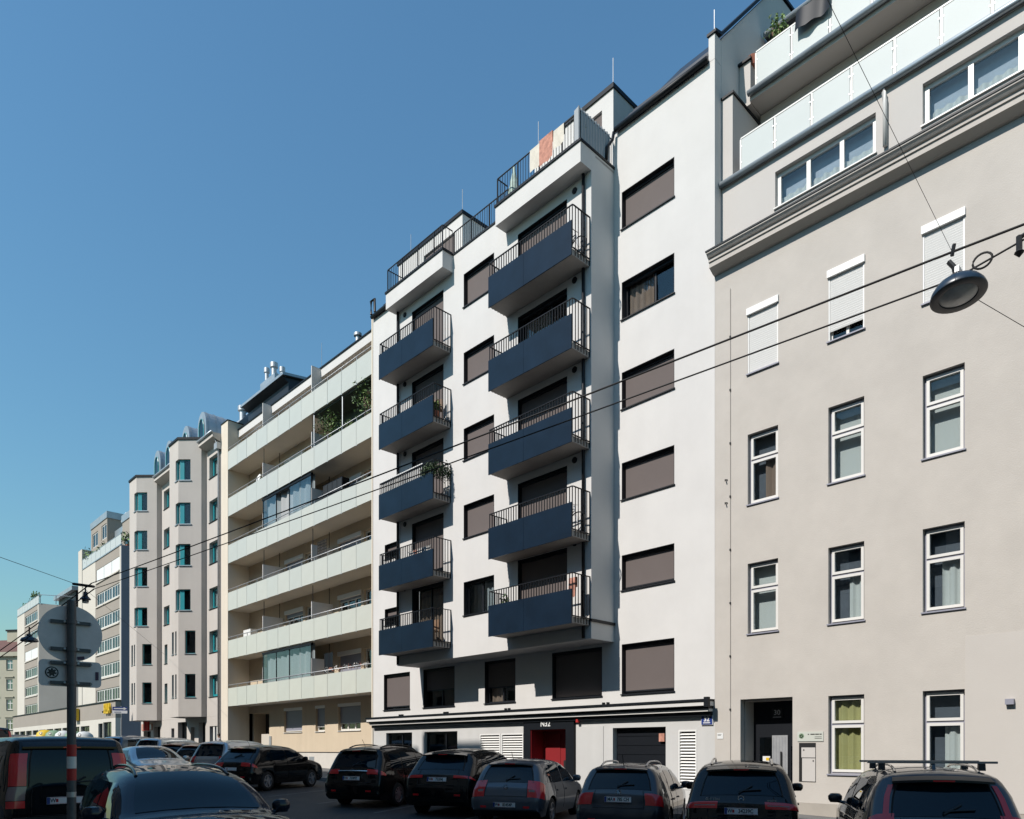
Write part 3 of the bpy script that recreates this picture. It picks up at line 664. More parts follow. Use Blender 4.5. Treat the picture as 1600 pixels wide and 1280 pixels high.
# cornice
prof = [(W-.0, 15.36), (W-.10, 15.38), (W-.26, 15.47), (W-.29, 15.48), (W-.29, 15.61), (W-.325, 15.62), (W-.325, 15.70), (W-.37, 15.715), (W-.43, 15.785), (W-.45, 15.80), (W-.45, 15.85), (W+.4, 15.93), (W+.4, 15.36)]
cn = MB().extr_x(prof, -11.11, gx1).build("cornice", "grey_render", G)
MB().extr_x([(W-.47, 15.84), (W-.47, 15.885), (W+.4, 15.97), (W+.4, 15.935)], -11.13, gx1).build("flashing", "anthracite", cn)
# attic storey
A = 19.06
TA = Matrix.Translation((-11.09, A, 0)); ua = lambda x: x + 11.09
strips = [(-9.46, -6.84), (-5.78, -1.9), (-.8, 1.8)]
MB(TA).wall(gx1+11.09, 15.9, 18.02, [(ua(a), ua(b), 16.62, 17.62) for a, b in strips], .2, back=.9).build("attic_wall", "grey_render_pale", G)
for k, (a, b) in enumerate(strips):
    w = b - a; n = 3 if k == 0 else 4
    sg_ = MB(TA)
    wd = window(G, TA, ua(a), ua(b), 16.62, 17.62, rec=.12, frame="white_frame", fw=.11, cols=[q/n for q in range(1, n)], sill="white_frame", curtain=("curtain_white", .02, .98, 0, .38), back="net_pale")
def gutter(y, z, xa, xb, r=.09, m="lilac_frame"):
    return MB().tube([(xa, y, z), (xb, y, z)], r, 10).build("gutter", "zinc", G, smooth=True)
gutter(A-.1, 18.1, -11.2, gx1, .08)
MB().box(-11.1, gx1, A-.04, A+2.0, 18.022, 18.16).build("terrace_slab", "concrete", G)
def glass_rail(y, z0, posts, zt, first_post=True):
    gr = MB()
    for x in posts: gr.box(x-.025, x+.025, y-.02, y+.03, z0, zt)
    gr.box(posts[0], posts[-1], y-.025, y+.035, zt, zt+.04)
    g = gr.build("glass_railing", "white_frame", G)
    for a, b in zip(posts, posts[1:]):
        MB().box(a+.04, b-.04, y-.035, y-.023, z0+.04, zt-.03).build("glass_panel", "railing_glass", g)
        cl = MB()
        for z in (z0+.2, zt-.25):
            for xx in (a+.025, b-.06): cl.box(xx, xx+.035, y-.042, y-.021, z, z+.04)
        cl.build("panel_clamp", "galvanised", g)
    return g
glass_rail(A-.02, 18.2, [-10.47 + 1.02*k for k in range(13)], 19.1)
MB().box(-11.08, -10.74, A+.0, A+.36, 18.17, 20.6).build("fin_wall", "grey_render_pale", G)
fw_ = MB(); fw_.T = Matrix.Translation((-11.08, 0, 0)); fw_.extr_x([(A+.36, 18.17), (A+.36, 20.6), (A+1.9, 20.6), (A+1.9, 18.17)], 0, .34); fw_.T = None; fw_.build("fin_wall", "grey_render_pale", G)
MB().box(-11.1, -10.70, A-.04, A+1.9, 20.602, 20.67).build("coping", "anthracite", G)
MB().box(-10.72, gx1, A+1.6, A+1.9, 18.17, 20.9).build("terrace_wall", "grey_render_pale", G)
U = 20.0
MB().box(-10.70, gx1, U-.02, U+2.6, 20.92, 21.14).build("terrace_slab", "grey_render_pale", G)
gutter(U-.1, 21.1, -10.72, gx1, .085)
glass_rail(U-.02, 21.2, [-10.5 + 1.08*k for k in range(12)], 22.2)
MB().box(-11.08, -10.72, U+.05, U+2.2, 20.9, 22.2).build("fin_wall", "grey_render_pale", G)
MB().box(-11.1, -10.68, U-.02, U+2.2, 22.202, 22.27).build("coping", "anthracite", G)
uwT = Matrix.Translation((-11.09, U+2.0, 0))
MB(uwT).wall(gx1+11.09, 21.14, 24.0, [(1.2, 2.2, 21.3, 23.4), (4, 6, 21.3, 23.4)], .2, back=.6).build("upper_wall", "grey_render_pale", G)
window(G, uwT, 1.2, 2.2, 21.3, 23.4, rec=.1, frame="white_frame", sill=None, name="terrace_door"); window(G, uwT, 4, 6, 21.3, 23.4, rec=.1, frame="white_frame", sill=None, cols=(.5,), name="terrace_door")
MB().extr_x([(U+1.5, 24.0), (U+1.5, 24.12), (U+5, 25.2), (U+5, 24.0)], -11.0, gx1).build("roof", "roof_metal", G)
gutter(U+1.45, 24.06, -11.0, gx1, .08)
MB().tube([(-6.62, A-.08, 18.06), (-6.62, A-.1, 17.9), (-6.60, A-.06, 17.7), (-6.6, A-.06, 16.6)], .055, 8).build("downpipe", "white_frame", G, smooth=True)
bl = MB(); bl.grid(lambda a, b: (-9.25+.95*a, U-.12-.05*math.sin(a*6)-.1*(1-b), 21.78+.62*b+.03*math.sin(a*14)), [k/12 for k in range(13)], [k/5 for k in range(6)]); bl.grid(lambda a, b: (-9.25+.95*a, U-.12+.2*b, 22.4+.03*math.sin(a*14)), [k/12 for k in range(13)], (0, 1))
tag(bl.build("blanket", "anthracite", smooth=True), "dark blanket draped over the topmost glass railing of the grey house", "blanket")
plant("terrace_shrub", "green shrub behind the topmost glass railing of the grey house", "shrub", (-10.05, U+.3, 21.5), .36, 1.75, 300, ls=.06)
plant("terrace_grass", "dry brown potted grass at the corner of the topmost glass railing", "plant", (-10.72, U+.2, 22.1), .16, .3, 50, ls=.05)

# ------------------------------------------------------------------ beige house with glass fronted balconies
H = thing("beige_house", "beige house with long balconies behind pale green frosted glass", "building", (-37, W, .9))
hx0, hx1 = -45.0, -28.86; I = 20.06
TH_ = Matrix.Translation((hx0, I, 0)); uh = lambda x: x - hx0
bot = [4.50, 7.46, 10.43, 13.38, 16.30, 19.2]
ww = [(-40.1, -37.98), (-34.12, -31.95)]
hh = []
for b in bot:
    for a, c in ww: hh.append((uh(a), uh(c), b+.95, b+2.36)); hh.append((uh(c)+.25, uh(c)+1.1, b+.2, b+2.36))
gw_ = [(-40.26, -38.09), (-36.56, -35.55), (-34.16, -31.98)]
hh += [(uh(a), uh(c), 2.78, 4.2) for a, c in gw_]; hh += [(0, uh(-42.2), .2, 4.05)]
MB(TH_).wall(hx1-hx0, 1.66, 21.36, [(h[0], h[1], max(h[2], 1.66), h[3]) for h in hh], .22, back=.9).build("wall", "beige_render", H)
pb_ = MB(TH_); pb_.box(uh(-42.2), hx1-hx0, -.03, .5, .2, 1.62); pb_.build("plinth", "plinth_white", H)
MB(TH_).box(uh(-42.2), hx1-hx0, -.045, .02, 1.622, 1.658).build("plinth_cap", "anthracite", H)
for x in (-38.4, -37.2): MB().box(x, x+.55, I-.045, I-.031, .95, 1.4).build("cellar_grille", "galvanised", H)
MB().box(hx0+.02, hx1-.02, I+1.0, I+10, .2, 21.3).build("building_core", "dark_room", H)
MB().box(-46.0, hx0-.001, W-.01, I+8, .3, 22.25).build("side_wall", "cream_render", H)
MB().box(-46.05, hx0+.03, W-.05, I+8, 22.252, 22.3).build("coping", "anthracite", H)
MB().box(hx1+.001, -28.76, W-.02, I+1, .4, 21.75).build("side_wall", "cream_render", H)
ps2 = MB(); ps2.box(hx0, hx0+.2, I+.22, I+3, .2, 4.05); ps2.box(hx0+2.6, hx0+2.8, I+.22, I+3, .2, 4.05); ps2.box(hx0, hx0+2.8, I+.22, I+3, 4.05, 4.2); ps2.box(hx0+.2, hx0+2.6, I+2.9, I+3, .2, 4.05); ps2.build("passage", "beige_render", H)
MB().box(-43.9, -42.75, I+.3, I+.36, .9, 2.75).build("passage_door", "pale_panel", H); MB().box(-42.7, -42.3, I+.3, I+.4, .6, 3.2).build("letter_boxes", "galvanised", H)
MB().box(-42.1, -41.85, I-.05, I-.001, 2.0, 2.6).build("doorbell_panel", "galvanised", H)
for k, (a, c) in enumerate(gw_):
    window(H, TH_, uh(a), uh(c), 2.78, 4.2, rec=.16, frame="white_frame", fw=.09, cols=() if k == 1 else (.33, .66), blind=(.93, .8, .72)[k], blind_mat="lilac_frame", sill="white_frame")
    MB(TH_).box(uh(a)-.02, uh(c)+.02, -.02, .1, 4.04, 4.2).build("shutter_box", "white_plastic", H)
for li, b in enumerate(bot):
    for wi, (a, c) in enumerate(ww):
        cov = [[.8, .8], [.25, .2], [.85, .85], [.3, .35], [.5, .5], [.3, .3]][li][wi]
        window(H, TH_, uh(a), uh(c), b+.95, b+2.36, rec=.14, frame="white_frame", fw=.08, cols=(.33, .66), blind=cov, blind_mat="lilac_frame", sill="white_frame")
        MB(TH_).box(uh(a)-.05, uh(c)+.05, -.05, .1, b+2.2, b+2.42).build("shutter_box", "white_plastic", H)
        window(H, TH_, uh(c)+.25, uh(c)+1.1, b+.2, b+2.36, rec=.14, frame="white_frame", fw=.09, sill=None, name="balcony_door")
    bb = MB().box(hx0+.001, hx1-.001, W+.06, I-.003, b, b+.17).build("balcony", "soffit_cream", H)
    n = 12; pw = (hx1-hx0)/n
    pm = MB().box(.012, pw-.012, 0, .014, 0, 1.12).mesh("glass_panel", "frosted_glass"); pm2 = pm.copy(); pm2.materials[0] = M["frosted_glass_pale"]
    for k in range(n): place("glass_panel", pm2 if random.random() < .45 else pm, bb, (hx0+k*pw, W+random.uniform(-.004, .004), b-.03))
    MB().tube([(hx0, W+.03, b+1.28), (hx1, W+.03, b+1.28)], .024, 6).build("handrail", "galvanised", bb, smooth=True)
    for k in range(1, n):
        pk = MB(); x_ = hx0+k*pw; pk.poly(((x_-.05, W, b-.06), (x_+.05, W, b-.06), (x_+.05, W, b-.032), (x_-.05, W, b-.032))); pk.box(x_-.014, x_+.014, W+.025, W+.055, b-.06, b+1.28)
        pk.build("railing_post", "galvanised", bb)
    for xp in (-40.45, -34.75):
        hgt = 2.05 if li < 5 else 2.6
        MB().box(xp, xp+.06, W+.12, I-.005, b+.172, b+hgt).build("partition", "white_render", bb)
        if li < 5:
            for yy in (W+.2, I-.2): MB().tube([(xp+.03, yy, b+hgt), (xp+.03, yy, b+2.9)], .02, 5).build("partition_post", "anthracite", bb)
MB().extr_x([(19.35, 21.36), (19.35, 21.80), (27, 22.1), (27, 21.36)], hx0+.001, hx1).build("roof_slab", "white_render", H)
MB().extr_x([(19.30, 21.802), (19.30, 21.87), (27, 22.17), (27, 22.102)], hx0+.001, hx1).build("roof_edge", "anthracite", H)
def glazing(x0, x1, b, label):
    g = MB(); zt = b+2.86; y = W+.1
    for x in (x0, x0+(x1-x0)/3.4, x0+(x1-x0)/1.75, x1): g.box(x-.025, x+.025, y, y+.05, b+1.12, zt)
    g.box(x0-.05, x1+.05, y-.03, y+.08, zt-.12, zt); w = g.build("balcony_glazing", "anthracite", H, label=label)
    xs = [x0, x0+(x1-x0)/3.4, x0+(x1-x0)/1.75, x1]
    for k, (a, c) in enumerate(zip(xs, xs[1:])):
        if b > 10 and k == 1: continue
        m_ = (a+c)/2
        for p_, q_ in (((a, c),) if k < 2 else ((a, m_), (m_, c))): MB().box(p_+.03, q_-.03, y+.015, y+.025, b+1.15, zt-.13).build("pane", "window_glass", w)
    MB().grid(lambda a, c: (x0+(x1-x0)*a, y+.25+.05*math.sin(a*50), b+1.0+(zt-b-1.0)*c), [k/60 for k in range(61)], (0, 1)).build("curtain", "curtain_grey", w, smooth=True)
glazing(-40.35, -34.75, bot[0], "glazed enclosure on the lowest balcony"); glazing(-40.35, -34.75, bot[3], "glazed enclosure with one pane slid open")
aw = MB(); b5 = bot[4]
aw.extr_x([(W+.15, b5+2.85), (I-.02, b5+2.87), (I-.02, b5+2.80), (W+.15, b5+2.78)], -34.6, -28.9); MBx = aw.build("awning", "awning_dark", H)
MB().grid(lambda a, c: (-34.4+5.4*a, W+1.15, b5+.3+2.5*c), (0, 1), (0, 1)).build("shade_cloth", "awning_dark", H)
for x in (-34.4, -31.6, -28.95): MB().tube([(x, W+.1, b5+.2), (x, W+.1, b5+2.8)], .03, 6).build("awning_post", "galvanised", H)
def bush(label, x, y, z, r, n, ls=.07, zs=1.2):
    t = thing("balcony_plant", label, "plant", (x, y, z), "plants on the glass fronted balcony"); m_ = MB()
    for k in range(5): leafy(m_, (x+random.uniform(-.6, .6)*r, y, z+.6*r+random.uniform(0, .8)*r), r*.7, n//5, ls, k % 2, zs)
    m_.build("foliage", ["leaf_dark", "leaf_light"], t)
    st = MB()
    for k in range(5): st.tube([(x+.1*k-.2, y, z), (x+.16*k-.35, y+.03, z+1.6*r)], .012, 4)
    st.build("stem", "wood", t); MB().box(x-.4, x+.4, y-.1, y+.12, z-.9, z-.6).build("planter", "terracotta", t)
bush("bushy green plant at the left pole of the glass fronted balcony", -33.4, W+.3, b5+1.1, .85, 520)
bush("low plant between the two larger ones on the glass fronted balcony", -31.4, W+.3, b5+1.0, .35, 120)
bush("tall plant at the right end of the glass fronted balcony", -29.8, W+.35, b5+1.25, .9, 560, zs=1.4)
fl_ = thing("flower_row", "row of pink and red flowers along the lowest glass balcony rail", "flowers", (-31, W+.12, bot[0]+1.2))
for k in range(9):
    m_ = MB(); leafy(m_, (-33.2+.45*k, W+.14, bot[0]+1.32), .16, 26, .05, 0); m_.build("flower_clump", ["cloth_rose" if k % 2 else "curtain_white"], fl_)
tw = MB().grid(lambda a, c: (-34.0+.9*a, W+.45+.03*math.sin(a*12), bot[0]+1.25+1.0*c), [k/8 for k in range(9)], (0, .5, 1))
tag(tw.build("towel", "anthracite", smooth=True), "dark towel hanging beside the lowest glazed balcony enclosure", "towel")
cbn = MB(); cbn.box(-34.2, -32.3, W+.5, W+.9, bot[3]+.2, bot[3]+2.1)
cbo = tag(cbn.build("balcony_cabinet", "anthracite"), "dark cabinet beside the glazed enclosure on the upper balcony", "cabinet")
for k in range(4): MB().box(-34.18+.47*k, -33.75+.47*k, W+.485, W+.499, bot[3]+.25, bot[3]+2.05).build("cabinet_door", "black_plastic", cbo)
tr = MB()
for k in range(7):
    tr.box(-34.6+.14*k, -34.57+.14*k, W+.4, W+.42, bot[2]+1.2, bot[2]+2.2); tr.box(-34.6, -33.7, W+.421, W+.435, bot[2]+1.25+.15*k, bot[2]+1.28+.15*k)
tag(tr.build("trellis", "black_plastic"), "black trellis standing on the third balcony beside a partition", "trellis")
ac = thing("air_conditioner", "white air conditioner on the top balcony of the beige house", "air conditioner", (-42.6, W+.9, bot[5]+.2))
MB().box(-43.1, -42.1, W+.7, W+1.05, bot[5]+1.1, bot[5]+1.8).build("casing", "white_plastic", ac); MB().lathe([(.001, 0), (.28, 0), (.3, .02)], 18, Matrix.Translation((-42.75, W+.695, bot[5]+1.45)) @ Matrix.Rotation(math.radians(90), 4, 'X')).build("fan_grille", "lilac_frame", ac)
sa = thing("satellite_dish", "white satellite dish behind the fifth balcony of the beige house", "satellite dish", (-41.6, W+.4, bot[4]+1.2))
MB().lathe([(.001, .06), (.15, .04), (.26, 0)], 18, Matrix.Translation((-41.6, W+.4, bot[4]+1.55)) @ Matrix.Rotation(math.radians(75), 4, 'X')).build("dish", "white_plastic", sa, smooth=True); MB().tube([(-41.6, W+.45, bot[4]+.9), (-41.6, W+.45, bot[4]+1.5)], .02, 5).build("mast", "galvanised", sa)
bx_ = MB(); bx_.box(-43.9, -42.9, W+.5, W+.9, bot[1]+.2, bot[1]+1.65)
tag(bx_.build("balcony_cupboard", "white_plastic"), "white cupboard at the left end of the second balcony", "cupboard")
# roof structures of the beige house
rb = MB(); rb.extr_x([(20.0, 21.9), (20.0, 23.1), (19.6, 23.35), (26, 24.2), (26, 22.3)], -45.0, -39.6); rh = rb.build("roof_house", "roof_metal", H)
MB().extr_x([(19.55, 23.352), (19.55, 23.5), (26, 24.35), (26, 24.202)], -45.2, -39.4).build("roof_trim", "zinc", rh)
MB().box(-44.6, -42.6, 20.6, 22.2, 23.6, 25.0).build("chimney_block", "zinc", rh)
for x, y, h, r in ((-44.3, 20.9, 1.0, .12), (-43.9, 21.3, .7, .08), (-43.3, 20.9, .95, .16), (-42.8, 21.2, .6, .12), (-46.3, 20.2, .8, .2)):
    zz = 25.0 if x > -46 else 23.2
    MB().lathe([(r, zz-.5), (r, zz+h-.3), (r*1.5, zz+h-.28), (r*1.5, zz+h), (.001, zz+h)], 12, Matrix.Translation((x, y, 0))).build("flue", "galvanised", rh, smooth=60)
MB().lathe([(.12, 21.7), (.12, 22.3), (.2, 22.32), (.2, 22.45), (.001, 22.5)], 12, Matrix.Translation((-31.5, 19.6, 0))).build("flue", "galvanised", H, smooth=60)
MB().tube([(-34.7, 19.4, 22), (-34.7, 19.4, 23.2)], .012, 5).build("lightning_rod", "galvanised", H)
# ------------------------------------------------------------------ house with teal corner windows in two bays
K = thing("bay_window_house", "pale grey house with two polygonal bays, teal corner windows and round topped zinc dormers", "building", (-54, W, 1.2))
kx0, kx1 = -61.6, -46.02
TK = Matrix.Translation((kx0, W, 0)); uk = lambda x: x - kx0
kr = [(19.36, 20.72), (16.5, 17.9), (13.8, 15.2), (10.88, 12.24), (8.05, 9.45), (5.2, 6.6)]
kh = [(uk(-47.95), uk(-46.3), a, b) for a, b in kr] + [(uk(-56.45), uk(-55.1), a, b) for a, b in kr]
kh = [h if not (h[0] < 10 and h[2] < 10) else (uk(-56.3), uk(-55.7), h[2], h[3]) for h in kh]
MB(TK).wall(kx1-kx0, 3.93, 21.45, kh, .3, back=.9).build("wall", "rose_render", K)
for h in kh: window(K, TK, *h[:4], rec=.24, frame="teal_frame", fw=.17, cols=(.5,) if h[0] > 10 else (), sill="anthracite_frame", curtain=("curtain_white", .05, .5, 0, 1))
gk = [(-61.0, -59.3, 1.5, 3.2), (-58.6, -57.2, 1.4, 3.5), (-54.9, -54.3, 1.4, 3.3), (-53.6, -51.9, 1.2, 3.7), (-51.2, -50.5, 1.2, 3.3), (-49.8, -48.6, 1.2, 3.6), (-47.9, -46.5, 1.75, 3.3)]
MB(TK).wall(kx1-kx0, .5, 3.925, [(uk(a), uk(b), c, d) for a, b, c, d in gk], .4, back=.9).build("ground_floor_wall", "rose_render", K)
for a, b, c, d in gk: window(K, TK, uk(a), uk(b), c, d, rec=.3, frame="anthracite_frame", pane="dim_glass", cols=(.4,) if b-a > 1.3 else (), sill=None, name="shop_window")
MB().box(-47.45, -47.2, W+.05, W+.2, 1.76, 3.29).build("window_post", "white_frame", K); MB().box(-46.9, -46.75, W+.05, W+.2, 1.76, 3.29).build("window_post", "white_frame", K)
MB().box(kx0+.03, kx1-.03, W+1.2, W+11, .5, 21.4).build("building_core", "dark_room", K)
MB().box(-61.3, -58.9, W-.06, W-.001, 3.25, 3.75).build("shop_fascia", "cloth_rose", K); MB().box(-60.3, -59.0, W-.075, W-.061, 3.3, 3.7).build("fascia_panel", "print_white", K)
MB().lathe([(.001, 3.2), (.22, 3.2), (.22, 3.9), (.001, 3.9)], 14, Matrix.Translation((-58.7, W-.5, 0))).build("shop_lamp", "sign_red", K, smooth=60)
def bay(ax, ztop):
    pts = [(ax-3.77, W+.05), (ax-3.77, W-.34), (ax-2.70, W-1.41), (ax-1.07, W-1.41), (ax, W-.34), (ax, W+.05)]
    m = MB(); rr = kr[:4]; lo = [(8.05, 9.55), (5.2, 6.72)]; cw = []
    for i, (p, q) in enumerate(zip(pts, pts[1:])):
        T, L = plan_T(p, q); hs_ = []
        if i == 2: hs_ = [(L-.5, L, a, b, "R") for a, b in rr] + [(.45, .8, a, b) for a, b in lo] + [(1.05, 1.3, a, b) for a, b in lo]
        if i == 3: hs_ = [(0, .8, a, b, "L") for a, b in rr] + [(.42, 1.12, a, b) for a, b in lo]
        m.T = T; m.wall(L, 3.93, ztop, hs_, .2)
        if i in (2, 3): cw.append((T, L, hs_))
    m.T = None; m.poly([(x, y, 3.93) for x, y in pts][::-1]); m.poly([(x, y, ztop) for x, y in pts])
    b = m.build("bay", "rose_render", K)
    MB().prism([((x-ax+1.885)*.80+ax-1.885, (y-W)*.72+W) for x, y in pts], 4.1, ztop-.2).build("bay_core", "dark_room", b)
    cp = [((x-ax+1.885)*1.03+ax-1.885, (y-W)*1.05+W) for x, y in pts]; MB().prism(cp, ztop+.002, ztop+.14).build("coping", "anthracite", b)
    (T1, L1, _), (T2, L2, _) = cw
    for a, c in rr:
        f = MB(); f.T = T1; f.box(L1-.5, L1-.44, .12, .2, a, c); f.box(L1-.44, L1-.08, .12, .2, a, a+.06); f.box(L1-.44, L1-.08, .12, .2, c-.06, c)
        f.T = T2; f.box(.74, .8, .12, .2, a, c); f.box(.05, .74, .12, .2, a, a+.06); f.box(.05, .74, .12, .2, c-.06, c); f.box(.06, .34, .115, .195, a+.06, c-.06)
        w = f.build("corner_window", "teal_frame", b)
        MB(T1).box(L1-.44, L1-.07, .15, .16, a+.06, c-.06).build("pane", "window_glass", w); MB(T2).box(.34, .74, .15, .16, a+.06, c-.06).build("pane", "window_glass", w)
        MB(T1).grid(lambda p, q: (L1-.44+.36*p, .21+.02*math.sin(p*20), a+.06+(c-a-.12)*q), [k/10 for k in range(11)], (0, 1)).build("curtain", "curtain_white", w)
        s_ = MB(); s_.T = T1; s_.box(L1-.56, L1-.02, -.06, .12, a-.05, a-.002); s_.T = T2; s_.box(.02, .86, -.06, .12, a-.05, a-.002); s_.build("sill", "zinc", w)
    for a, c in lo:
        window(b, T2, .42, 1.12, a, c, rec=.15, frame="teal_frame", fw=.05, sill="zinc", pane="dim_glass", back="reflection_grey")
        window(b, T1, .45, .8, a, c, rec=.15, frame="teal_frame", fw=.04, sill="zinc", pane="dim_glass", back="reflection_grey"); window(b, T1, 1.05, 1.3, a, c, rec=.15, frame="teal_frame", fw=.04, sill="zinc", pane="dim_glass", back="reflection_grey")
bay(-48.4, 22.0); bay(-56.9, 21.85)
for a, b in ((-48.35, kx1), (-56.85, -52.2), (kx0, -60.7)): MB().extr_x([(W-.02, 21.2), (W-.55, 21.42), (W-.55, 21.7), (W+.5, 21.75), (W+.5, 21.2)], a, b).build("eaves", "rose_render", K)
eo = K
for a, b in ((-48.35, kx1), (-56.85, -52.2), (kx0, -60.7)): MB().tube([(a, W-.6, 21.72), (b, W-.6, 21.72)], .08, 8).build("gutter", "zinc", eo, smooth=True)
MB().extr_x([(W+.2, 21.76), (W+2.3, 24.2), (W+8, 24.6), (W+8, 21.76)], kx0+.02, kx1-.02).build("mansard_roof", "zinc", K)
for cx in (-50.4, -53.4, -56.8, -59.3):
    prof = [(-.75, 0)] + [(-.75*math.cos(t), 1.7+1.1*math.sin(t)) for t in [math.pi*k/12 for k in range(13)]] + [(.75, 0)]
    d = MB()
    fr_ = [(cx+a, W+.45, 21.9+b) for a, b in prof]; bk = [(cx+a, W+3.2, 21.9+b) for a, b in prof]
    for k in range(len(prof)-1): d.poly((fr_[k], bk[k], bk[k+1], fr_[k+1]))
    d.poly(fr_); dd = d.build("dormer", "zinc", K)
    for q in range(5):
        rb_ = MB()
        for k in range(len(prof)-1):
            a, b = prof[k], prof[k+1]; y = W+.6+.55*q
            rb_.poly(((cx+a[0]*1.03, y, 21.9+a[1]*1.015), (cx+a[0]*1.03, y+.05, 21.9+a[1]*1.015), (cx+b[0]*1.03, y+.05, 21.9+b[1]*1.015), (cx+b[0]*1.03, y, 21.9+b[1]*1.015)))
        rb_.build("standing_seam", "zinc", dd)
    wv = [(-.42, .15)] + [(-.42*math.cos(t), 1.55+.75*math.sin(t)) for t in [math.pi*k/8 for k in range(9)]] + [(.42, .15)]
    MB().poly; g_ = MB(); g_.poly([(cx+a, W+.42, 21.9+b) for a, b in wv]); g_.build("dormer_window", "car_glass", dd)
    g2 = MB()
    for k in range(len(wv)-1): g2.tube([(cx+wv[k][0], W+.41, 21.9+wv[k][1]), (cx+wv[k+1][0], W+.41, 21.9+wv[k+1][1])], .035, 4)
    g2.build("dormer_frame", "teal_frame", dd)
dpk = MB().tube([(-46.25, W-.5, 21.6), (-46.2, W-.1, 21.0), (-46.2, W-.1, 1.2)], .07, 8).build("downpipe", "galvanised", K, smooth=True)
MB().box(-46.45, -46.0, W-.3, W-.0, 20.75, 21.15).build("rain_hopper", "galvanised", K)

# ------------------------------------------------------------------ tan blocks across the square, with a shop podium
def strip_block(name, label, x0, x1, y, zb, ztop, wx0, wx1, rows, side_x, side_pts, side_mat, groups, shut=()):
    t = thing(name, label, "building", ((x0+x1)/2, y, 3)); T = Matrix.Translation((x0, y, 0)); uu = lambda x: x - x0
    hs_ = [(uu(wx0), uu(wx1), a, a+1.5) for a in rows]
    MB(T).wall(x1-x0, zb, ztop, hs_, .15, back=.7).build("wall", "tan_render", t)
    MB().box(x0, wx0-.3, y-.02, y-.001, zb, ztop).build("render_panel", "pale_panel", t)
    MB().box(wx1+.05, x1, y-.02, y-.001, zb, ztop).build("corner_panel", "pale_panel", t)
    for a in rows:
        MB(T).box(uu(wx0), uu(wx1), -.12, -.002, a-.22, a-.06).build("window_ledge", "pale_panel", t)
        gwd = (wx1-wx0)/groups
        for k in range(groups):
            window(t, T, uu(wx0)+k*gwd+.02, uu(wx0)+(k+1)*gwd-.02, a, a+1.5, rec=.08, frame="white_frame", fw=.14, cols=(.36, .68), sill=None, pane="dim_glass", blind=.98 if a in shut else None, blind_mat="white_plastic", curtain=("curtain_white", .4, 1, 0, 1) if k % 2 else None)
    sd_ = MB(); sd_.prism(side_pts, zb, ztop); sd_.build("side_wall", side_mat, t)
    return t
r7 = [7.4 + 2.92*k for k in range(6)]
P1 = strip_block("tan_block", "tan block with strip windows, a planted glass railed terrace and stepped upper storeys", -105.2, -89.2, 25, 2.0, 24.6, -99.0, -89.7, r7, -89, [(-89.2, 25.0), (-89.0, 25.0), (-86.6, 38), (-105, 38), (-105, 25.8), (-89.2, 25.8)], "tan_render_shaded", 3, shut=(r7[-1],))
r7b = [7.35 + 2.86*k for k in range(6)]
P2 = strip_block("tan_block", "tan block behind the round sign, with strip windows beside a blank pale side wall", -146, -130.2, 25, 2.5, 23.9, -140, -130.8, r7b, -130, [(-130.2, 25.0), (-130.0, 25.0), (-124, 38), (-146, 38), (-146, 25.8), (-130.2, 25.8)], "tower_side", 2, shut=(r7b[3],))
for t_, xa, xb, z in ((P1, -105.2, -89.1, 24.62), (P2, -146, -130, 23.92)):
    MB().box(xa, xb, 24.92, 25.1, z, z+.12).build("coping", "zinc", t_)
    nn = 8
    for k in range(nn): MB().box(xa+(xb-xa)*k/nn+.03, xa+(xb-xa)*(k+1)/nn-.03, 24.98, 25.0, z+.14, z+1.25).build("glass_panel", "railing_glass", t_)
    MB().box(xa, xb, 24.96, 25.03, z+1.26, z+1.32).build("handrail", "zinc", t_)
MB().box(-130.0, -129.9, 25.2, 36, 23.9, 24.0).build("coping", "zinc", P2)
for y in (25.1, 27, 29, 31): MB().box(-129.98+(y-25)*.46, -129.9+(y-25)*.46, y, y+.1, 24.0, 25.3).build("railing_post", "zinc", P2)
MB().tube([(-129.95, 25.1, 25.3), (-126.9, 31.6, 25.3)], .05, 5).build("handrail", "zinc", P2)
MB().box(-136.5, -126, 29, 38, 23.9, 25.9).build("roof_storey", "anthracite", P2); MB().box(-137.2, -125.6, 28.4, 38, 25.91, 26.5).build("roof_fascia", "zinc", P2)
def upper(t, x0, x1, y, z0, z1, wins):
    T = Matrix.Translation((x0, y, 0)); MB(T).wall(x1-x0, z0, z1, wins, .15, back=8).build("upper_storey", "tan_render", t)
    MB().box(x0-.1, x1+.15, y-.1, y+8, z1+.002, z1+.9).build("roof_fascia", "zinc", t)
    for h in wins: window(t, T, *h[:4], rec=.08, frame="white_frame", fw=.15, cols=(.5,), sill=None, pane="dim_glass")
upper(P1, -117.5, -109.6, 29, 21, 33.2, [(.6, 3.4, 30.4, 32.4), (5.2, 7.6, 30.6, 32.6), (5.2, 7.6, 26.6, 28.9), (.6, 3.4, 26.2, 28.4)])
upper(P1, -109.5, -104.4, 30, 21, 30.6, [(.5, 4.6, 28.6, 30.4), (.5, 4.6, 25.2, 27.4)])
upper(P1, -104.3, -95, 29.4, 21, 31.4, [(.6, 7.6, 27.2, 29.2)])
MB().box(-107.4, -105.6, 25.02, 38, 5, 27.4).build("stair_wall", "pale_panel", P1)
MB().lathe([(1.0, 31.5), (.9, 32.2), (.5, 32.8), (.001, 33.0)], 14, Matrix.Translation((-105.5, 30.6, .4))).build("roof_dome", "white_plastic", P1, smooth=True)
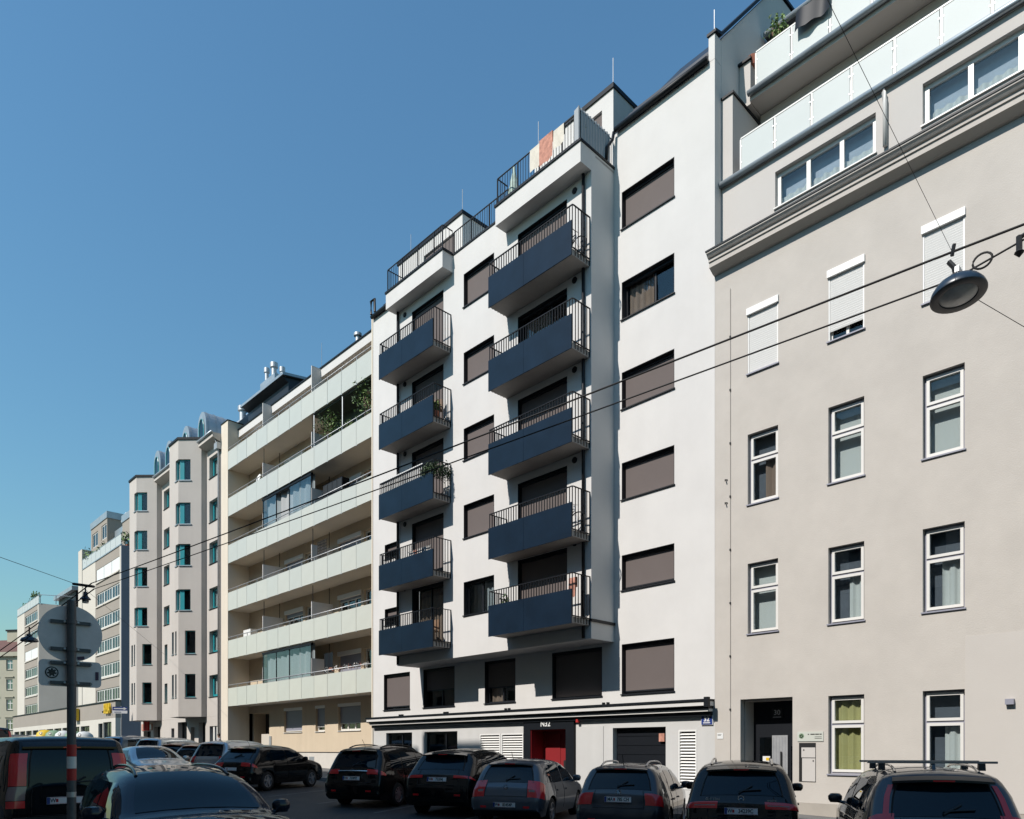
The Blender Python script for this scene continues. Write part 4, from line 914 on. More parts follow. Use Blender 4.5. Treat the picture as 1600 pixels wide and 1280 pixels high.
def far_bush(label, x, y, z, r, n, name="terrace_bush"):
    t = thing(name, label, "bush", (x, y, z), "bushes on the far roof terraces"); m_ = MB()
    for k in range(4): leafy(m_, (x+random.uniform(-.7, .7)*r, y, z+.6*r+random.uniform(0, .6)*r), r*.65, n//4, .2, k % 2)
    m_.build("foliage", ["leaf_dark", "leaf_light"], t); MB().box(x-.5, x+.5, y-.2, y+.3, z-.1, z+.4).build("planter", "terracotta", t)
far_bush("loose bush at the left end of the planted terrace", -103.0, 25.8, 24.8, 1.9, 120)
far_bush("dense green bush in the middle of the planted terrace", -98.0, 25.8, 24.8, 1.5, 240)
far_bush("small bush at the right end of the planted terrace", -91.0, 26.2, 24.8, 1.3, 120)
far_bush("low bush at the left end of the terrace above the round sign", -143, 25.8, 24.0, 1.2, 100)
far_bush("dark round bush on the terrace above the round sign", -136.5, 25.8, 24.6, 1.3, 160)
# podium
Q = thing("shop_podium", "low shop building with yellow lettering, a white front and a dark entrance", "building", (-110, 24.6, 3))
PT = Matrix.Translation((-146, 24.4, 0))
MB(PT).wall(56.9, 5.3, 7.15, [], .2, back=1).build("fascia", "tan_render", Q); MB(PT).box(-.05, 56.95, -.1, 1, 7.152, 7.3).build("coping", "anthracite", Q)
dh = [(1+4.6*k, 5+4.6*k, 3.95, 4.65) for k in range(10)] + [(50.2, 52.0, 2.2, 4.8), (52.2, 55.4, 2.2, 4.9)]
MB(PT).wall(56.9, 1.5, 5.296, dh, .3, back=1).build("front_wall", "pale_panel", Q)
for h in dh: window(Q, PT, *h, rec=.2, frame="anthracite_frame", fw=.1, cols=(.2, .4, .6, .8) if h[2] > 3 else (.5,), pane="dim_glass", sill=None, name="shop_window")
MB().box(-145.9, -89.2, 25.42, 25.44, 1.5, 7.1).build("building_core", "dark_room", Q)
place("shop_lettering", text_mesh("BILLA", 1.6, Matrix.Translation((-91.5, 24.22, 6.35)), "sign_yellow", extrude=.1, bold=.03, sx=.6), Q)
for k in range(4): MB().box(-93.7+.9*k, -93.5+.9*k, 24.25, 24.39, 6.0, 6.2).build("lettering_bracket", "anthracite", Q)
MB().box(-105.4, -103.9, 23.9, 24.3, 5.4, 6.9).build("hanging_sign", "sign_yellow", Q)
# old house at the far end
O = thing("old_house", "old cream town house with a tiled roof at the far left end", "building", (-168, 30, 4))
p0, p1 = (-176, 20.5), (-161, 32); TO, LO = plan_T(p0, p1)
oh = [(1.2+3.1*k, 2.6+3.1*k, 5.5+3.83*j, 7.5+3.83*j) for k in range(6) for j in range(4)]
MB(TO).wall(LO, 3, 20.3, oh, .3, back=9).build("wall", "old_facade", O)
for h in oh:
    window(O, TO, *h, rec=.2, frame="white_frame", fw=.14, cols=(.5,), rows=(.62,), pane="dim_glass", sill="old_facade", sill_out=.15)
    MB(TO).box(h[0]-.3, h[1]+.3, -.18, -.002, h[3]+.35, h[3]+.55).build("window_hood", "old_facade", O)
MB(TO).box(-.3, LO+.3, -.5, -.002, 19.5, 20.3).build("cornice", "old_facade", O)
ro = MB(TO); ro.poly(((-.4, -.5, 20.32), (LO+.4, -.5, 20.32), (LO+.4, 6, 23.6), (-.4, 6, 23.6))); ro.poly(((-.4, 12, 20.32), (-.4, 6, 23.6), (LO+.4, 6, 23.6), (LO+.4, 12, 20.32))); ro.poly(((-.4, -.5, 20.32), (-.4, 6, 23.6), (-.4, 12, 20.32))); ro.poly(((LO+.4, -.5, 20.32), (LO+.4, 12, 20.32), (LO+.4, 6, 23.6)))
rfo = ro.build("roof", "roof_tile", O); MB(TO).box(6, 9.5, 5, 7.5, 22, 25.2).build("chimney", "old_facade", rfo); MB(TO).box(5.8, 9.7, 4.8, 7.7, 25.202, 25.5).build("chimney_cap", "anthracite", rfo)
MB(TO).tube([(9, 6, 25.5), (9, 6, 27.2)], .12, 5).build("flue", "anthracite", rfo)

# ------------------------------------------------------------------ houses on the near side, behind the camera: they shade the street and show in panes and paint
def opposite(x0, x1, h, m, label, extra=None):
    t = thing("opposite_house", label, "building", ((x0+x1)/2, -2.7, 0), "houses on the shaded side of the street"); T = Matrix(((-1, 0, 0, x1), (0, -1, 0, -2.7), (0, 0, 1, 0), (0, 0, 0, 1)))
    L = x1-x0; n = int(L/3); hs_ = []
    for j in range(int((h-3)/3.4)):
        for k in range(n): a = (k+.5)*L/n; hs_.append((a-.6, a+.6, 1.2+3.4*j, 3.1+3.4*j))
    MB(T).wall(L, -.5, h, hs_, .2, back=11).build("wall", m, t)
    me1 = None
    for h_ in hs_: MB(T).box(h_[0], h_[1], .12, .16, h_[2], h_[3]).build("window", "car_glass", t)
    fr2 = MB(T)
    for h_ in hs_: pass
    MB(T).extr_x([(-.45, h), (-.45, h+.22), (3.5, h+.7), (11, h+.7), (11, h+.002), (-.45, h+.002)], 0, L).build("roof", "roof_metal", t)
    if extra:
        for xa, xb, hh_ in extra: MB().box(xa, xb, -6.0, -2.62, h+.2, hh_).build("roof_house", m, t)
opposite(-62, -44, 20.9, "opposite_render", "ochre house far along the shaded side of the street")
opposite(-43.9, -30.6, 20.6, "rose_render", "grey house along the shaded side of the street")
opposite(-30.5, -17.2, 20.2, "opposite_render", "ochre house with a raised roof on the shaded side of the street", extra=[(-30.4, -28.3, 22.7), (-28.0, -26.9, 23.3), (-26.7, -24.2, 22.9)])
opposite(-17.1, 0.5, 19.3, "white_render_low", "pale house right behind the camera")
opposite(0.6, 22, 19.3, "grey_render", "grey house to the right behind the camera")
# ------------------------------------------------------------------ cars
def catmull(P, sub=7):
    P = np.array(P, float); n = len(P); out = []
    for i in range(n-1):
        p0, p1, p2, p3 = P[max(i-1, 0)], P[i], P[i+1], P[min(i+2, n-1)]
        for k in range(sub):
            t = k/sub
            out.append(.5*((2*p1) + (-p0+p2)*t + (2*p0-5*p1+4*p2-p3)*t*t + (-p0+3*p1-3*p2+p3)*t**3))
    out.append(P[-1]); out = np.array(out)
    out[:, 0] = np.maximum.accumulate(out[:, 0] + np.arange(len(out))*1e-5)
    return out

class CarShape:
    def __init__(s, top, W, belt, H, wheels, R, clr=.22, r=.13, roof_w=.70, crown=.045):
        s.C = catmull(top); s.L = s.C[-1, 0]; s.HW = W/2; s.belt = belt; s.H = H; s.wheels = wheels; s.R = R; s.clr = clr; s.r = r; s.crown = crown
        s.sec_z = [0, .25, .42, .62, belt-.12, belt, (belt+H)/2, H]; s.sec_w = [.90, .94, .985, 1.0, .985, .95, (.95+roof_w)/2+.035, roof_w]
        im = int(np.argmax(s.C[:, 1])); s.im = im
        d = np.gradient(s.C, axis=0); d /= np.linalg.norm(d, axis=1)[:, None] + 1e-9; s.N = np.stack([-d[:, 1], d[:, 0]], 1)
    def base(s, y, z):
        e = abs(y - s.L/2)/(s.L/2); return s.HW*np.interp(z, s.sec_z, s.sec_w)*(1 - .085*e**5)
    def dist(s, y, z):
        A = s.C[:-1]; Bp = s.C[1:]; ab = Bp-A; ap = np.array([y, z]) - A
        t = np.clip((ap*ab).sum(1)/((ab*ab).sum(1)+1e-12), 0, 1); q = A + ab*t[:, None]
        return np.sqrt(((q - np.array([y, z]))**2).sum(1)).min()
    def w(s, y, z):
        d = s.dist(y, z); b = s.base(y, z)
        if d < s.r: b -= s.r*(1 - math.sqrt(max(0, 1-(1-d/s.r)**2)))*.8
        return max(b, .05)
    def zbot(s, y):
        z = s.clr
        if y < .22: z += (.22-y)**1.6*1.6
        if y > s.L-.3: z += (y-s.L+.3)**1.6*1.6
        for yc in s.wheels:
            if abs(y-yc) < s.R+.055: z = max(z, s.R + math.sqrt((s.R+.055)**2 - (y-yc)**2)*.98)
        return z
    def P(s, y): return np.interp(y, s.C[:, 0], s.C[:, 1])
    def strip(s, i, v, off=0.0):             # i = (fractional) index along the top line
        a = int(min(max(i, 0), len(s.C)-1.001)); f = i-a
        c = s.C[a]*(1-f)+s.C[a+1]*f; n = s.N[a]*(1-f)+s.N[a+1]*f; n = n/np.linalg.norm(n)
        if abs(v) <= 1:
            k = s.crown*(1-v*v) + off
            return (v*s.w(c[0], c[1]), c[0]+n[0]*k, c[1]+n[1]*k)
        e = abs(v)-1; y = c[0]-n[0]*e; z = c[1]-n[1]*e
        return (math.copysign(s.w(y, z)+off, v), y+n[0]*off*(.5 if e < .06 else 0), z+n[1]*off*(.5 if e < .06 else 0))
    def irear(s, z): return np.interp(z, np.maximum.accumulate(s.C[:s.im+1, 1] + np.arange(s.im+1)*1e-6), np.arange(s.im+1))
    def ifront(s, z):
        zz = s.C[s.im:, 1][::-1]; return np.interp(z, np.maximum.accumulate(zz + np.arange(len(zz))*1e-6), np.arange(s.im, len(s.C))[::-1].astype(float))
    def rear(s, z, v, off=0.0): return s.strip(s.irear(z), v, off)
    def front(s, z, v, off=0.0): return s.strip(s.ifront(z), v, off)
    def side(s, y, z, sg, off=0.0): return (sg*(s.w(y, z)+off), y, z)

def lin(a, b, n): return [a+(b-a)*k/n for k in range(n+1)]
def patch(fn, us, vs, off):
    """a thin shell following the body: its border dips under the skin so that it has an edge"""
    mb = MB(); nu, nv = len(us), len(vs)
    def f(u, v): return u, v
    idx = {}
    us2 = [us[0]] + list(us) + [us[-1]]; vs2 = [vs[0]] + list(vs) + [vs[-1]]
    for a, u_ in enumerate(us2):
        for b, v_ in enumerate(vs2):
            edge = a in (0, len(us2)-1) or b in (0, len(vs2)-1)
            idx[a, b] = mb.pt(fn(u_, v_, -.012 if edge else off))
    for a in range(len(us2)-1):
        for b in range(len(vs2)-1): mb.f.append([idx[a, b], idx[a+1, b], idx[a+1, b+1], idx[a, b+1]]); mb.m.append(0)
    return mb

_wheel_cache = {}
def wheel_meshes(R, wd, spokes, alloy):
    k = (R, wd, spokes, alloy)
    if k in _wheel_cache: return _wheel_cache[k]
    RY = Matrix.Rotation(math.radians(90), 4, 'Y')
    t = MB().lathe([(R*.66, -wd/2), (R*.9, -wd/2), (R*.98, -wd/2+.03), (R, -wd/2+.06), (R, wd/2-.06), (R*.98, wd/2-.03), (R*.9, wd/2), (R*.66, wd/2)], 28, RY).mesh("tyre", "black_rubber", 50)
    m = MB(); m.lathe([(R*.68, -wd/2+.02), (R*.68, wd/2-.005), (R*.60, wd/2-.005), (R*.58, wd/2-.06), (.001, wd/2-.08)], 28, RY)
    for q in range(spokes):
        m.T = Matrix.Rotation(2*math.pi*q/spokes, 4, 'X'); m.box(wd/2-.06, wd/2-.015, -.028, .028, .03, R*.62); m.T = None
    m.lathe([(.06, wd/2-.06), (.06, wd/2-.01), (.001, wd/2-.008)], 12, RY); r = m.mesh("rim", alloy, 40)
    di = MB().lathe([(R*.56, wd/2-.075), (.001, wd/2-.075)], 20, RY).mesh("brake_disc", "black_plastic")
    _wheel_cache[k] = (t, r, di); return t, r, di

def number_plate(parent, T, txt, shield_after):
    b = MB(T); b.box(-.26, .26, -.008, 0, -.055, .055); p = b.build("licence_plate", "plate_white", parent)
    MB(T).box(-.258, -.215, -.0105, -.0082, -.052, .052).build("plate_band", "sign_blue", p)
    for z in (-.05, .046): MB(T).box(-.21, .255, -.0095, -.0082, z, z+.004).build("plate_line", "sign_red", p)
    pre, post = txt; wp = .052*len(pre)
    place("plate_lettering", text_mesh(pre, .092, T @ Matrix.Translation((-.2+wp/2, -.0105, 0)), "print_black", extrude=.0015, bold=.0015, sx=.8), p)
    MB(T).box(-.2+wp+.012, -.2+wp+.046, -.0105, -.0082, -.025, .025).build("plate_shield", "sign_red", p)
    wr = .245-(-.2+wp+.05)
    place("plate_lettering", text_mesh(post, .092, T @ Matrix.Translation((-.2+wp+.052+wr/2, -.0105, 0)), "print_black", extrude=.0015, bold=.0015, sx=.8), p)

def car(label, cat, spec, group):
    sp = dict(belt=.92, R=.33, tread=.0, spokes=5, alloy="alloy", rails=None, wiper=True, lights=(), plate=None, wheels=True, cladding=None, spoiler=.12, detail=2)
    sp.update(spec); t = thing("parked_car", label, cat, (0, 0, 0), group)
    cs = CarShape(sp["top"], sp["W"], sp["belt"], sp["H"], sp["axles"], sp["R"], sp.get("clr", .22), sp.get("r", .13), sp.get("roof_w", .70), sp.get("crown", .045))
    L = cs.L
    ys = list(cs.C[:, 0])
    for yc in sp["axles"]: ys += lin(yc-cs.R-.06, yc+cs.R+.06, 14)
    ys += lin(.3, L-.3, 26); ys = sorted(ys); yy = [ys[0]]
    for y in ys:
        if y-yy[-1] > .004: yy.append(y)
    mb = MB(); K_ = [0, .1, .25, .42, .58, .72, .84, .92, .97, 1.0]; V = [-1, -.93, -.75, -.45, 0, .45, .75, .93, 1]; rings = []
    ic = np.arange(len(cs.C))
    for y in yy:
        zt = float(cs.P(y)); zb = min(cs.zbot(y), zt-.004); i = float(np.interp(y, cs.C[:, 0], ic)); row = []
        for k in K_[:-1]: z = zb+(zt-zb)*k; row.append((-cs.w(y, z), y, z))
        for v in V: row.append(cs.strip(i, v))
        for k in K_[:-1][::-1]: z = zb+(zt-zb)*k; row.append((cs.w(y, z), y, z))
        rings.append([mb.pt(p) for p in row])
    for a, b in zip(rings, rings[1:]):
        for k in range(len(a)-1): mb.f.append([a[k], b[k], b[k+1], a[k+1]]); mb.m.append(0)
        mb.f.append([a[-1], b[-1], b[0], a[0]]); mb.m.append(1)
    mb.f.append(rings[0]); mb.m.append(0); mb.f.append(rings[-1]); mb.m.append(0)
    mb.build("body", [sp["paint"], "black_plastic"], t, smooth=38, fix=True)
    # glass
    za, zb = sp["rear_glass"]; hw = sp.get("rear_glass_w", .84)
    patch(lambda u_, v_, o: cs.rear(u_, v_*(hw + sp.get("rg_flare", .04)*(zb-u_)/(zb-za)), o), lin(za, zb, 6), lin(-1, 1, 10), .006).build("rear_window", "car_glass", t, smooth=50)
    za, zb = sp["rear_glass"]
    for sg in (-1, 1):
        MB().tube([cs.rear(za+(zb-za)*q, sg*(hw + .02 + sp.get("rg_flare", .04)*(1-q)), .004) for q in lin(0, 1, 6)], .012, 4).build("window_seal", "black_rubber", t)
    za, zb = sp["windscreen"]
    patch(lambda u_, v_, o: cs.front(u_, v_*.88, o), lin(za, zb, 6), lin(-1, 1, 10), .006).build("windscreen", "car_glass", t, smooth=50)
    for sg in (-1, 1):
        for (yb0, yb1, yt0, yt1, z0, z1) in sp["side_glass"]:
            w_ = patch(lambda a, b, o: cs.side(yb0+(yb1-yb0)*a + ((yt0+(yt1-yt0)*a)-(yb0+(yb1-yb0)*a))*b, z0+(z1-z0)*b, sg, o), lin(0, 1, 5), lin(0, 1, 4), .005).build("side_window", "car_glass", t, smooth=50)
            if sp.get("chrome"):
                c_ = MB(); pts = [cs.side(yb0+(yb1-yb0)*q, z0-.015, sg, .006) for q in lin(0, 1, 5)]; c_.tube(pts, .009, 4); c_.build("window_trim", "chrome", w_)
        for (y0, y1, z0, z1, hy) in sp.get("doors", ()):
            d_ = patch(lambda a, b, o: cs.side(y0+(y1-y0)*a, z0+(z1-z0)*b, sg, o), lin(0, 1, 6), lin(0, 1, 6), .007).build("door", sp["paint"], t, smooth=50)
            hx, _, hz = cs.side(hy, cs.belt-.12, sg, .015); h_ = MB(); h_.box(hx-.012, hx+.022, hy-.1, hy+.1, hz-.016, hz+.016); h_.build("door_handle", sp.get("handle", sp["paint"]), d_)
        # mirror
        ym = sp["mirror"]; mx = cs.side(ym, cs.belt+.02, sg)[0]; m_ = MB()
        Tm = Matrix.Translation((mx+sg*.13, ym, cs.belt+.11)); m_.lathe([(.001, -.085), (.06, -.08), (.085, -.03), (.088, .03), (.06, .075), (.001, .085)], 10, Tm @ Matrix.Diagonal((1.25, .75, .95, 1)))
        m_.tube([(mx-sg*.02, ym, cs.belt+.03), (mx+sg*.1, ym, cs.belt+.06)], .03, 6); m_.build("mirror", sp.get("mirror_mat", sp["paint"]), t, smooth=50)
        for (z0, z1, v0, v1, mt) in sp.get("lights", ()):
            patch(lambda u_, v_, o: cs.rear(u_, sg*v_, o), lin(z0, z1, 5), lin(v0, v1, 8), .012).build("tail_light", mt, t, smooth=50)
        for (z0, z1, v0, v1) in sp.get("headlights", ()):
            patch(lambda u_, v_, o: cs.front(u_, sg*v_, o), lin(z0, z1, 4), lin(v0, v1, 8), .01).build("headlight", "tail_clear", t, smooth=50)
        if sp["rails"]:
            y0, y1, vr = sp["rails"]; pts = []
            for q in lin(0, 1, 12):
                y = y0+(y1-y0)*q; i = float(np.interp(y, cs.C[:, 0], ic)); p = cs.strip(i, sg*vr); h = sp.get("rail_h", .055)*min(1, 5*q, 5*(1-q))**.6; pts.append((p[0], p[1], p[2]+h+.004))
            MB().tube(pts, .019, 7).build("roof_rail", sp.get("rail_mat", "alloy"), t, smooth=60)
    # rear bumper and its dark lower part
    z0, z1 = sp.get("bumper", (.36, .62))
    patch(lambda u_, v_, o: cs.rear(u_, v_, o), lin(z0, z1, 5), lin(-1.2, 1.2, 18), .03).build("rear_bumper", sp.get("bumper_mat", sp["paint"]), t, smooth=50)
    for sg in (-1, 1):
        zr = sp["rear_glass"][0]; MB().tube([cs.rear(z1+.02+(zr-z1-.04)*q, sg*.70, .004) for q in lin(0, 1, 6)], .006, 4).build("tailgate_gap", "black_rubber", t)
        patch(lambda u_, v_, o: cs.rear(u_, sg*v_, o+.03), (z0+.03, z0+.075), (.62, .72, .82), .006).build("reflector", "tail_red", t)
    MB().tube([cs.rear(z1+.015, v, .004) for v in lin(-.7, .7, 8)], .006, 4).build("tailgate_gap", "black_rubber", t)
    patch(lambda u_, v_, o: cs.rear(u_, v_, o), lin(cs.C[0, 1]-.03, z0-.005, 2), lin(-.8, .8, 8), .02).build("rear_diffuser", "black_plastic", t, smooth=50)
    if sp["plate"]:
        zp, txt = sp["plate"]; p = cs.rear(zp, 0, .012); i = cs.irear(zp); n = cs.N[int(i)]; ang = math.atan2(n[1], -n[0])
        number_plate(t, Matrix.Translation((sp.get("plate_x", 0), p[1]-.022, p[2])) @ Matrix.Rotation(-ang*.6, 4, 'X'), txt, 1)
    if sp["wiper"]:
        za, zb = sp["rear_glass"]; p = [cs.rear(za+.05+.03*q, -.05+.5*q, .025) for q in lin(0, 1, 5)]; w_ = MB(); w_.tube(p, .012, 5)
        p2 = [cs.rear(za+.02+.12*q, -.05+.3*q, .02) for q in (0, 1)]; w_.tube(p2, .016, 5); w_.build("rear_wiper", "black_plastic", t)
    if sp["spoiler"]:
        zt = sp["rear_glass"][1]; i0 = cs.irear(zt+.015); s_ = MB()
        def spf(u_, v_):
            p = Vector(cs.strip(i0+2.2*(1-u_)+.2, v_*.95, .02)); return p + Vector((0, -sp["spoiler"]*u_*(1-.25*v_*v_), -.008*u_))
        s_.grid(spf, lin(0, 1, 3), lin(-1, 1, 12)); s_.grid(lambda u_, v_: Vector(spf(u_, v_)) - Vector((0, 0, .03)), lin(0, 1, 3), lin(-1, 1, 12)); s_.grid(lambda v_, q: Vector(spf(1, v_)) - Vector((0, 0, .03*q)), lin(-1, 1, 12), (0, 1))
        sp_o = s_.build("spoiler", sp.get("spoiler_mat", sp["paint"]), t, smooth=50)
        MB().box(-.12, .12, spf(1, 0)[1]-.004, spf(1, 0)[1]+.002, spf(1, 0)[2]-.026, spf(1, 0)[2]-.008).build("brake_light", "tail_red", sp_o)
    ya = sp.get("antenna"); 
    if ya:
        p = cs.strip(float(np.interp(ya, cs.C[:, 0], ic)), 0); MB().tube([p, (p[0], p[1]-.03, p[2]+.05), (p[0], p[1]-.16, p[2]+.2)], .007, 4).build("antenna", "black_plastic", t)
    if sp.get("badge"):
        zb_, kind = sp["badge"]; p = cs.rear(zb_, 0, .012); b_ = MB(); Tb = Matrix.Translation(p) @ Matrix.Rotation(math.radians(90), 4, 'X')
        b_.lathe([(.052, 0), (.052, .012), (.042, .012), (.042, 0)], 18, Tb)
        if kind == "star":
            for q in range(3): a = math.pi/2+q*2.094; b_.box(-.0, .0, 0, 0, 0, 0) if False else b_.tube([(p[0], p[1]-.008, p[2]), (p[0]+.045*math.cos(a), p[1]-.008, p[2]+.045*math.sin(a))], .005, 4)
        if kind == "vw":
            for xa, za_, xb, zb2 in ((-.03, .03, 0, -.002), (.03, .03, 0, -.002), (-.035, .0, -.016, -.035), (-.016, -.035, 0, .0), (0, .0, .016, -.035), (.016, -.035, .035, 0)): b_.tube([(p[0]+xa, p[1]-.008, p[2]+za_), (p[0]+xb, p[1]-.008, p[2]+zb2)], .004, 4)
        if kind in ("bolt", "h"): b_.tube([(p[0]-.05, p[1]-.008, p[2]), (p[0]+.05, p[1]-.008, p[2]+.004)], .006, 4)
        if kind == "h":
            b_.tube([(p[0]-.02, p[1]-.008, p[2]-.03), (p[0]-.012, p[1]-.008, p[2]+.03)], .005, 4); b_.tube([(p[0]+.012, p[1]-.008, p[2]-.03), (p[0]+.02, p[1]-.008, p[2]+.03)], .005, 4)
        b_.build("badge", "chrome", t)
    for (txt, z, v, size, gap) in sp.get("letters", ()):
        q = cs.rear(z, v, .012); place("tailgate_lettering", text_mesh(txt, size, Matrix.Translation((q[0], q[1]-.008, q[2])), "chrome", extrude=.002), t)
    if sp.get("strip"):
        z, v = sp["strip"]; MB().tube([cs.rear(z, v*q, .014) for q in lin(-1, 1, 10)], .013, 5).build("chrome_strip", "chrome", t)
    if sp["wheels"]:
        wd = .22; tm, rm, dm = wheel_meshes(cs.R, wd, sp["spokes"], sp["alloy"])
        for yc in sp["axles"]:
            for sg in (-1, 1):
                loc = (sg*(cs.HW-.13), yc, cs.R); ty = place("wheel", tm, t, loc); ty.rotation_euler = (0, 0, 0 if sg > 0 else math.pi)
                WM[ty.name] = Matrix.Translation(loc) @ ty.rotation_euler.to_matrix().to_4x4()
                for nm_, me_ in (("rim", rm), ("brake_disc", dm)):
                    r_ = bpy.data.objects.new(nm_, me_); COL.objects.link(r_); r_.parent = ty; WM[r_.name] = WM[ty.name]
        ub = MB(); ub.box(-cs.HW+.28, cs.HW-.28, .35, L-.35, cs.clr, cs.clr+.2); ub.build("underbody", "black_plastic", t)
    return t, cs
def park(t, x, y, heading, dz=0):
    t.location = (x, y, gz(x)+dz); t.rotation_euler = (math.atan(0.025*0)*0, 0, math.radians(heading)); return t
ANG = "cars parked at an angle to the far kerb"

hatch_top = [(0, .40), (.0, .58), (.05, .74), (.10, .86), (.17, .95), (.32, 1.18), (.48, 1.37), (.66, 1.44), (1.2, 1.475), (2.0, 1.46), (2.5, 1.36), (3.22, 1.0), (3.6, .93), (4.05, .8), (4.22, .62), (4.25, .42)]
i30, _ = car("grey hatchback with large red tail lights before the red entrance", "car", dict(top=hatch_top, W=1.78, H=1.48, belt=.90, R=.315, axles=(.83, 3.44), paint="paint_grey", rear_glass=(.97, 1.36), windscreen=(1.03, 1.42),
    side_glass=[(.62, .95, .78, 1.0, .97, 1.30), (1.0, 1.85, 1.05, 1.83, .96, 1.37), (1.93, 3.02, 1.93, 2.42, .95, 1.36)], doors=[(1.14, 1.86, .36, .93, 1.3), (1.9, 2.98, .33, .92, 2.12)], mirror=2.86, lights=[(.66, 1.02, .72, 1.2, "tail_red"), (.78, .83, .76, .95, "tail_clear")],
    plate=(.50, ("W", "83454P")), antenna=.62, badge=(.86, "h"), bumper=(.40, .66), handle="paint_grey", alloy="alloy", spoiler=.1), ANG)
est_top = [(0, .40), (.0, .58), (.05, .74), (.08, .88), (.13, .98), (.30, 1.22), (.43, 1.41), (.58, 1.46), (1.2, 1.495), (2.2, 1.48), (2.75, 1.38), (3.5, 1.0), (3.95, .93), (4.38, .8), (4.54, .62), (4.56, .42)]
golf, _ = car("dark grey estate car with arched roof rails in front of the garage door", "car", dict(top=est_top, W=1.78, H=1.5, belt=.91, R=.315, axles=(1.02, 3.6), paint="paint_darkgrey", rear_glass=(1.02, 1.39), windscreen=(1.03, 1.44), rear_glass_w=.86,
    side_glass=[(.62, 1.15, .72, 1.2, .98, 1.35), (1.22, 2.08, 1.27, 2.08, .97, 1.38), (2.16, 3.26, 2.16, 2.68, .96, 1.37)], doors=[(1.36, 2.1, .36, .94, 1.52), (2.14, 3.2, .33, .93, 2.36)], mirror=3.1, lights=[(.74, .96, .74, 1.14, "tail_red")],
    plate=(.84, ("MA", "78S CH")), antenna=.62, badge=(.965, "vw"), rails=(.6, 2.7, .86), bumper=(.40, .66), spoiler=.1), ANG)
suv_top = [(0, .46), (.0, .66), (.04, .82), (.07, .95), (.14, 1.06), (.36, 1.34), (.50, 1.53), (.68, 1.60), (1.3, 1.64), (2.1, 1.63), (2.6, 1.54), (3.3, 1.14), (3.75, 1.07), (4.4, .92), (4.62, .7), (4.66, .48)]
glc, _ = car("black off road car with slim red lights below house number 30", "car", dict(top=suv_top, W=1.89, H=1.64, belt=1.03, R=.36, axles=(.85, 3.72), paint="paint_black", rear_glass=(1.10, 1.50), windscreen=(1.17, 1.58), rear_glass_w=.84, clr=.25,
    side_glass=[(.62, 1.05, .82, 1.1, 1.10, 1.46), (1.12, 2.0, 1.18, 2.0, 1.09, 1.51), (2.08, 3.1, 2.08, 2.55, 1.08, 1.50)], doors=[(1.3, 2.02, .42, 1.06, 1.46), (2.06, 3.08, .4, 1.05, 2.28)], mirror=2.95, lights=[(.90, 1.0, .5, 1.2, "tail_red"), (.94, .955, .55, 1.0, "tail_clear")],
    plate=(.86, ("W", "34239C")), badge=(1.04, "star"), rails=(.7, 2.5, .88), rail_mat="chrome", letters=[("GLC 220d", 1.03, -.62, .055, 0), ("4MATIC", 1.02, .66, .045, 0)], bumper=(.46, .74), chrome=True, spoiler=.13), ANG)
xc_top = [(0, .46), (.0, .66), (.03, .84), (.05, .98), (.12, 1.08), (.33, 1.36), (.46, 1.56), (.62, 1.64), (1.3, 1.68), (2.2, 1.67), (2.75, 1.57), (3.42, 1.16), (3.9, 1.08), (4.45, .95), (4.66, .72), (4.69, .48)]
xc, csx = car("dark off road car with a roof rack and tall red lights at the right edge", "car", dict(top=xc_top, W=1.90, H=1.68, belt=1.05, R=.37, axles=(.88, 3.76), paint="paint_darkgrey", rear_glass=(1.10, 1.53), windscreen=(1.19, 1.62), rear_glass_w=.80, rg_flare=.02, clr=.25,
    side_glass=[(.60, 1.15, .82, 1.2, 1.12, 1.49), (1.22, 2.12, 1.28, 2.12, 1.11, 1.54), (2.2, 3.2, 2.2, 2.68, 1.10, 1.53)], doors=[(1.34, 2.14, .42, 1.08, 1.5), (2.18, 3.16, .4, 1.07, 2.4)], mirror=3.08, lights=[(.84, 1.14, .80, 1.22, "tail_red"), (1.13, 1.50, .885, .98, "tail_red")],
    plate=(.86, ("W", "20841B")), rails=(.7, 2.7, .86), rail_mat="chrome", letters=[("V  O  L  V  O", 1.03, 0, .062, 0), ("XC60", .95, -.62, .05, 0), ("T8", .95, .66, .05, 0)], chrome=True, bumper=(.46, .74), spoiler=.16, spoiler_mat="black_plastic"), ANG)
rk = MB()
for y in (1.05, 1.95):
    rk.box(-.78, .78, y-.035, y+.035, 1.775, 1.805)
rko = rk.build("roof_bar", "alloy", xc)
for y in (1.05, 1.95):
    for sg in (-1, 1): MB().extr_x([(y-.05, 1.68), (y+.05, 1.68), (y+.03, 1.774), (y-.03, 1.774)], min(sg*.56, sg*.64), max(sg*.56, sg*.64)).build("bar_foot", "black_plastic", rko)
fn = MB(); fn.extr_x([(.82, 1.68), (1.0, 1.68), (.86, 1.76)], -.02, .02); fn.build("antenna", "paint_darkgrey", xc)
rr_top = [(0, .50), (.0, .70), (.04, .88), (.08, 1.0), (.16, 1.10), (.44, 1.36), (.58, 1.52), (.76, 1.59), (1.4, 1.64), (2.2, 1.65), (2.8, 1.55), (3.5, 1.17), (4.0, 1.10), (4.6, .98), (4.78, .75), (4.80, .5)]
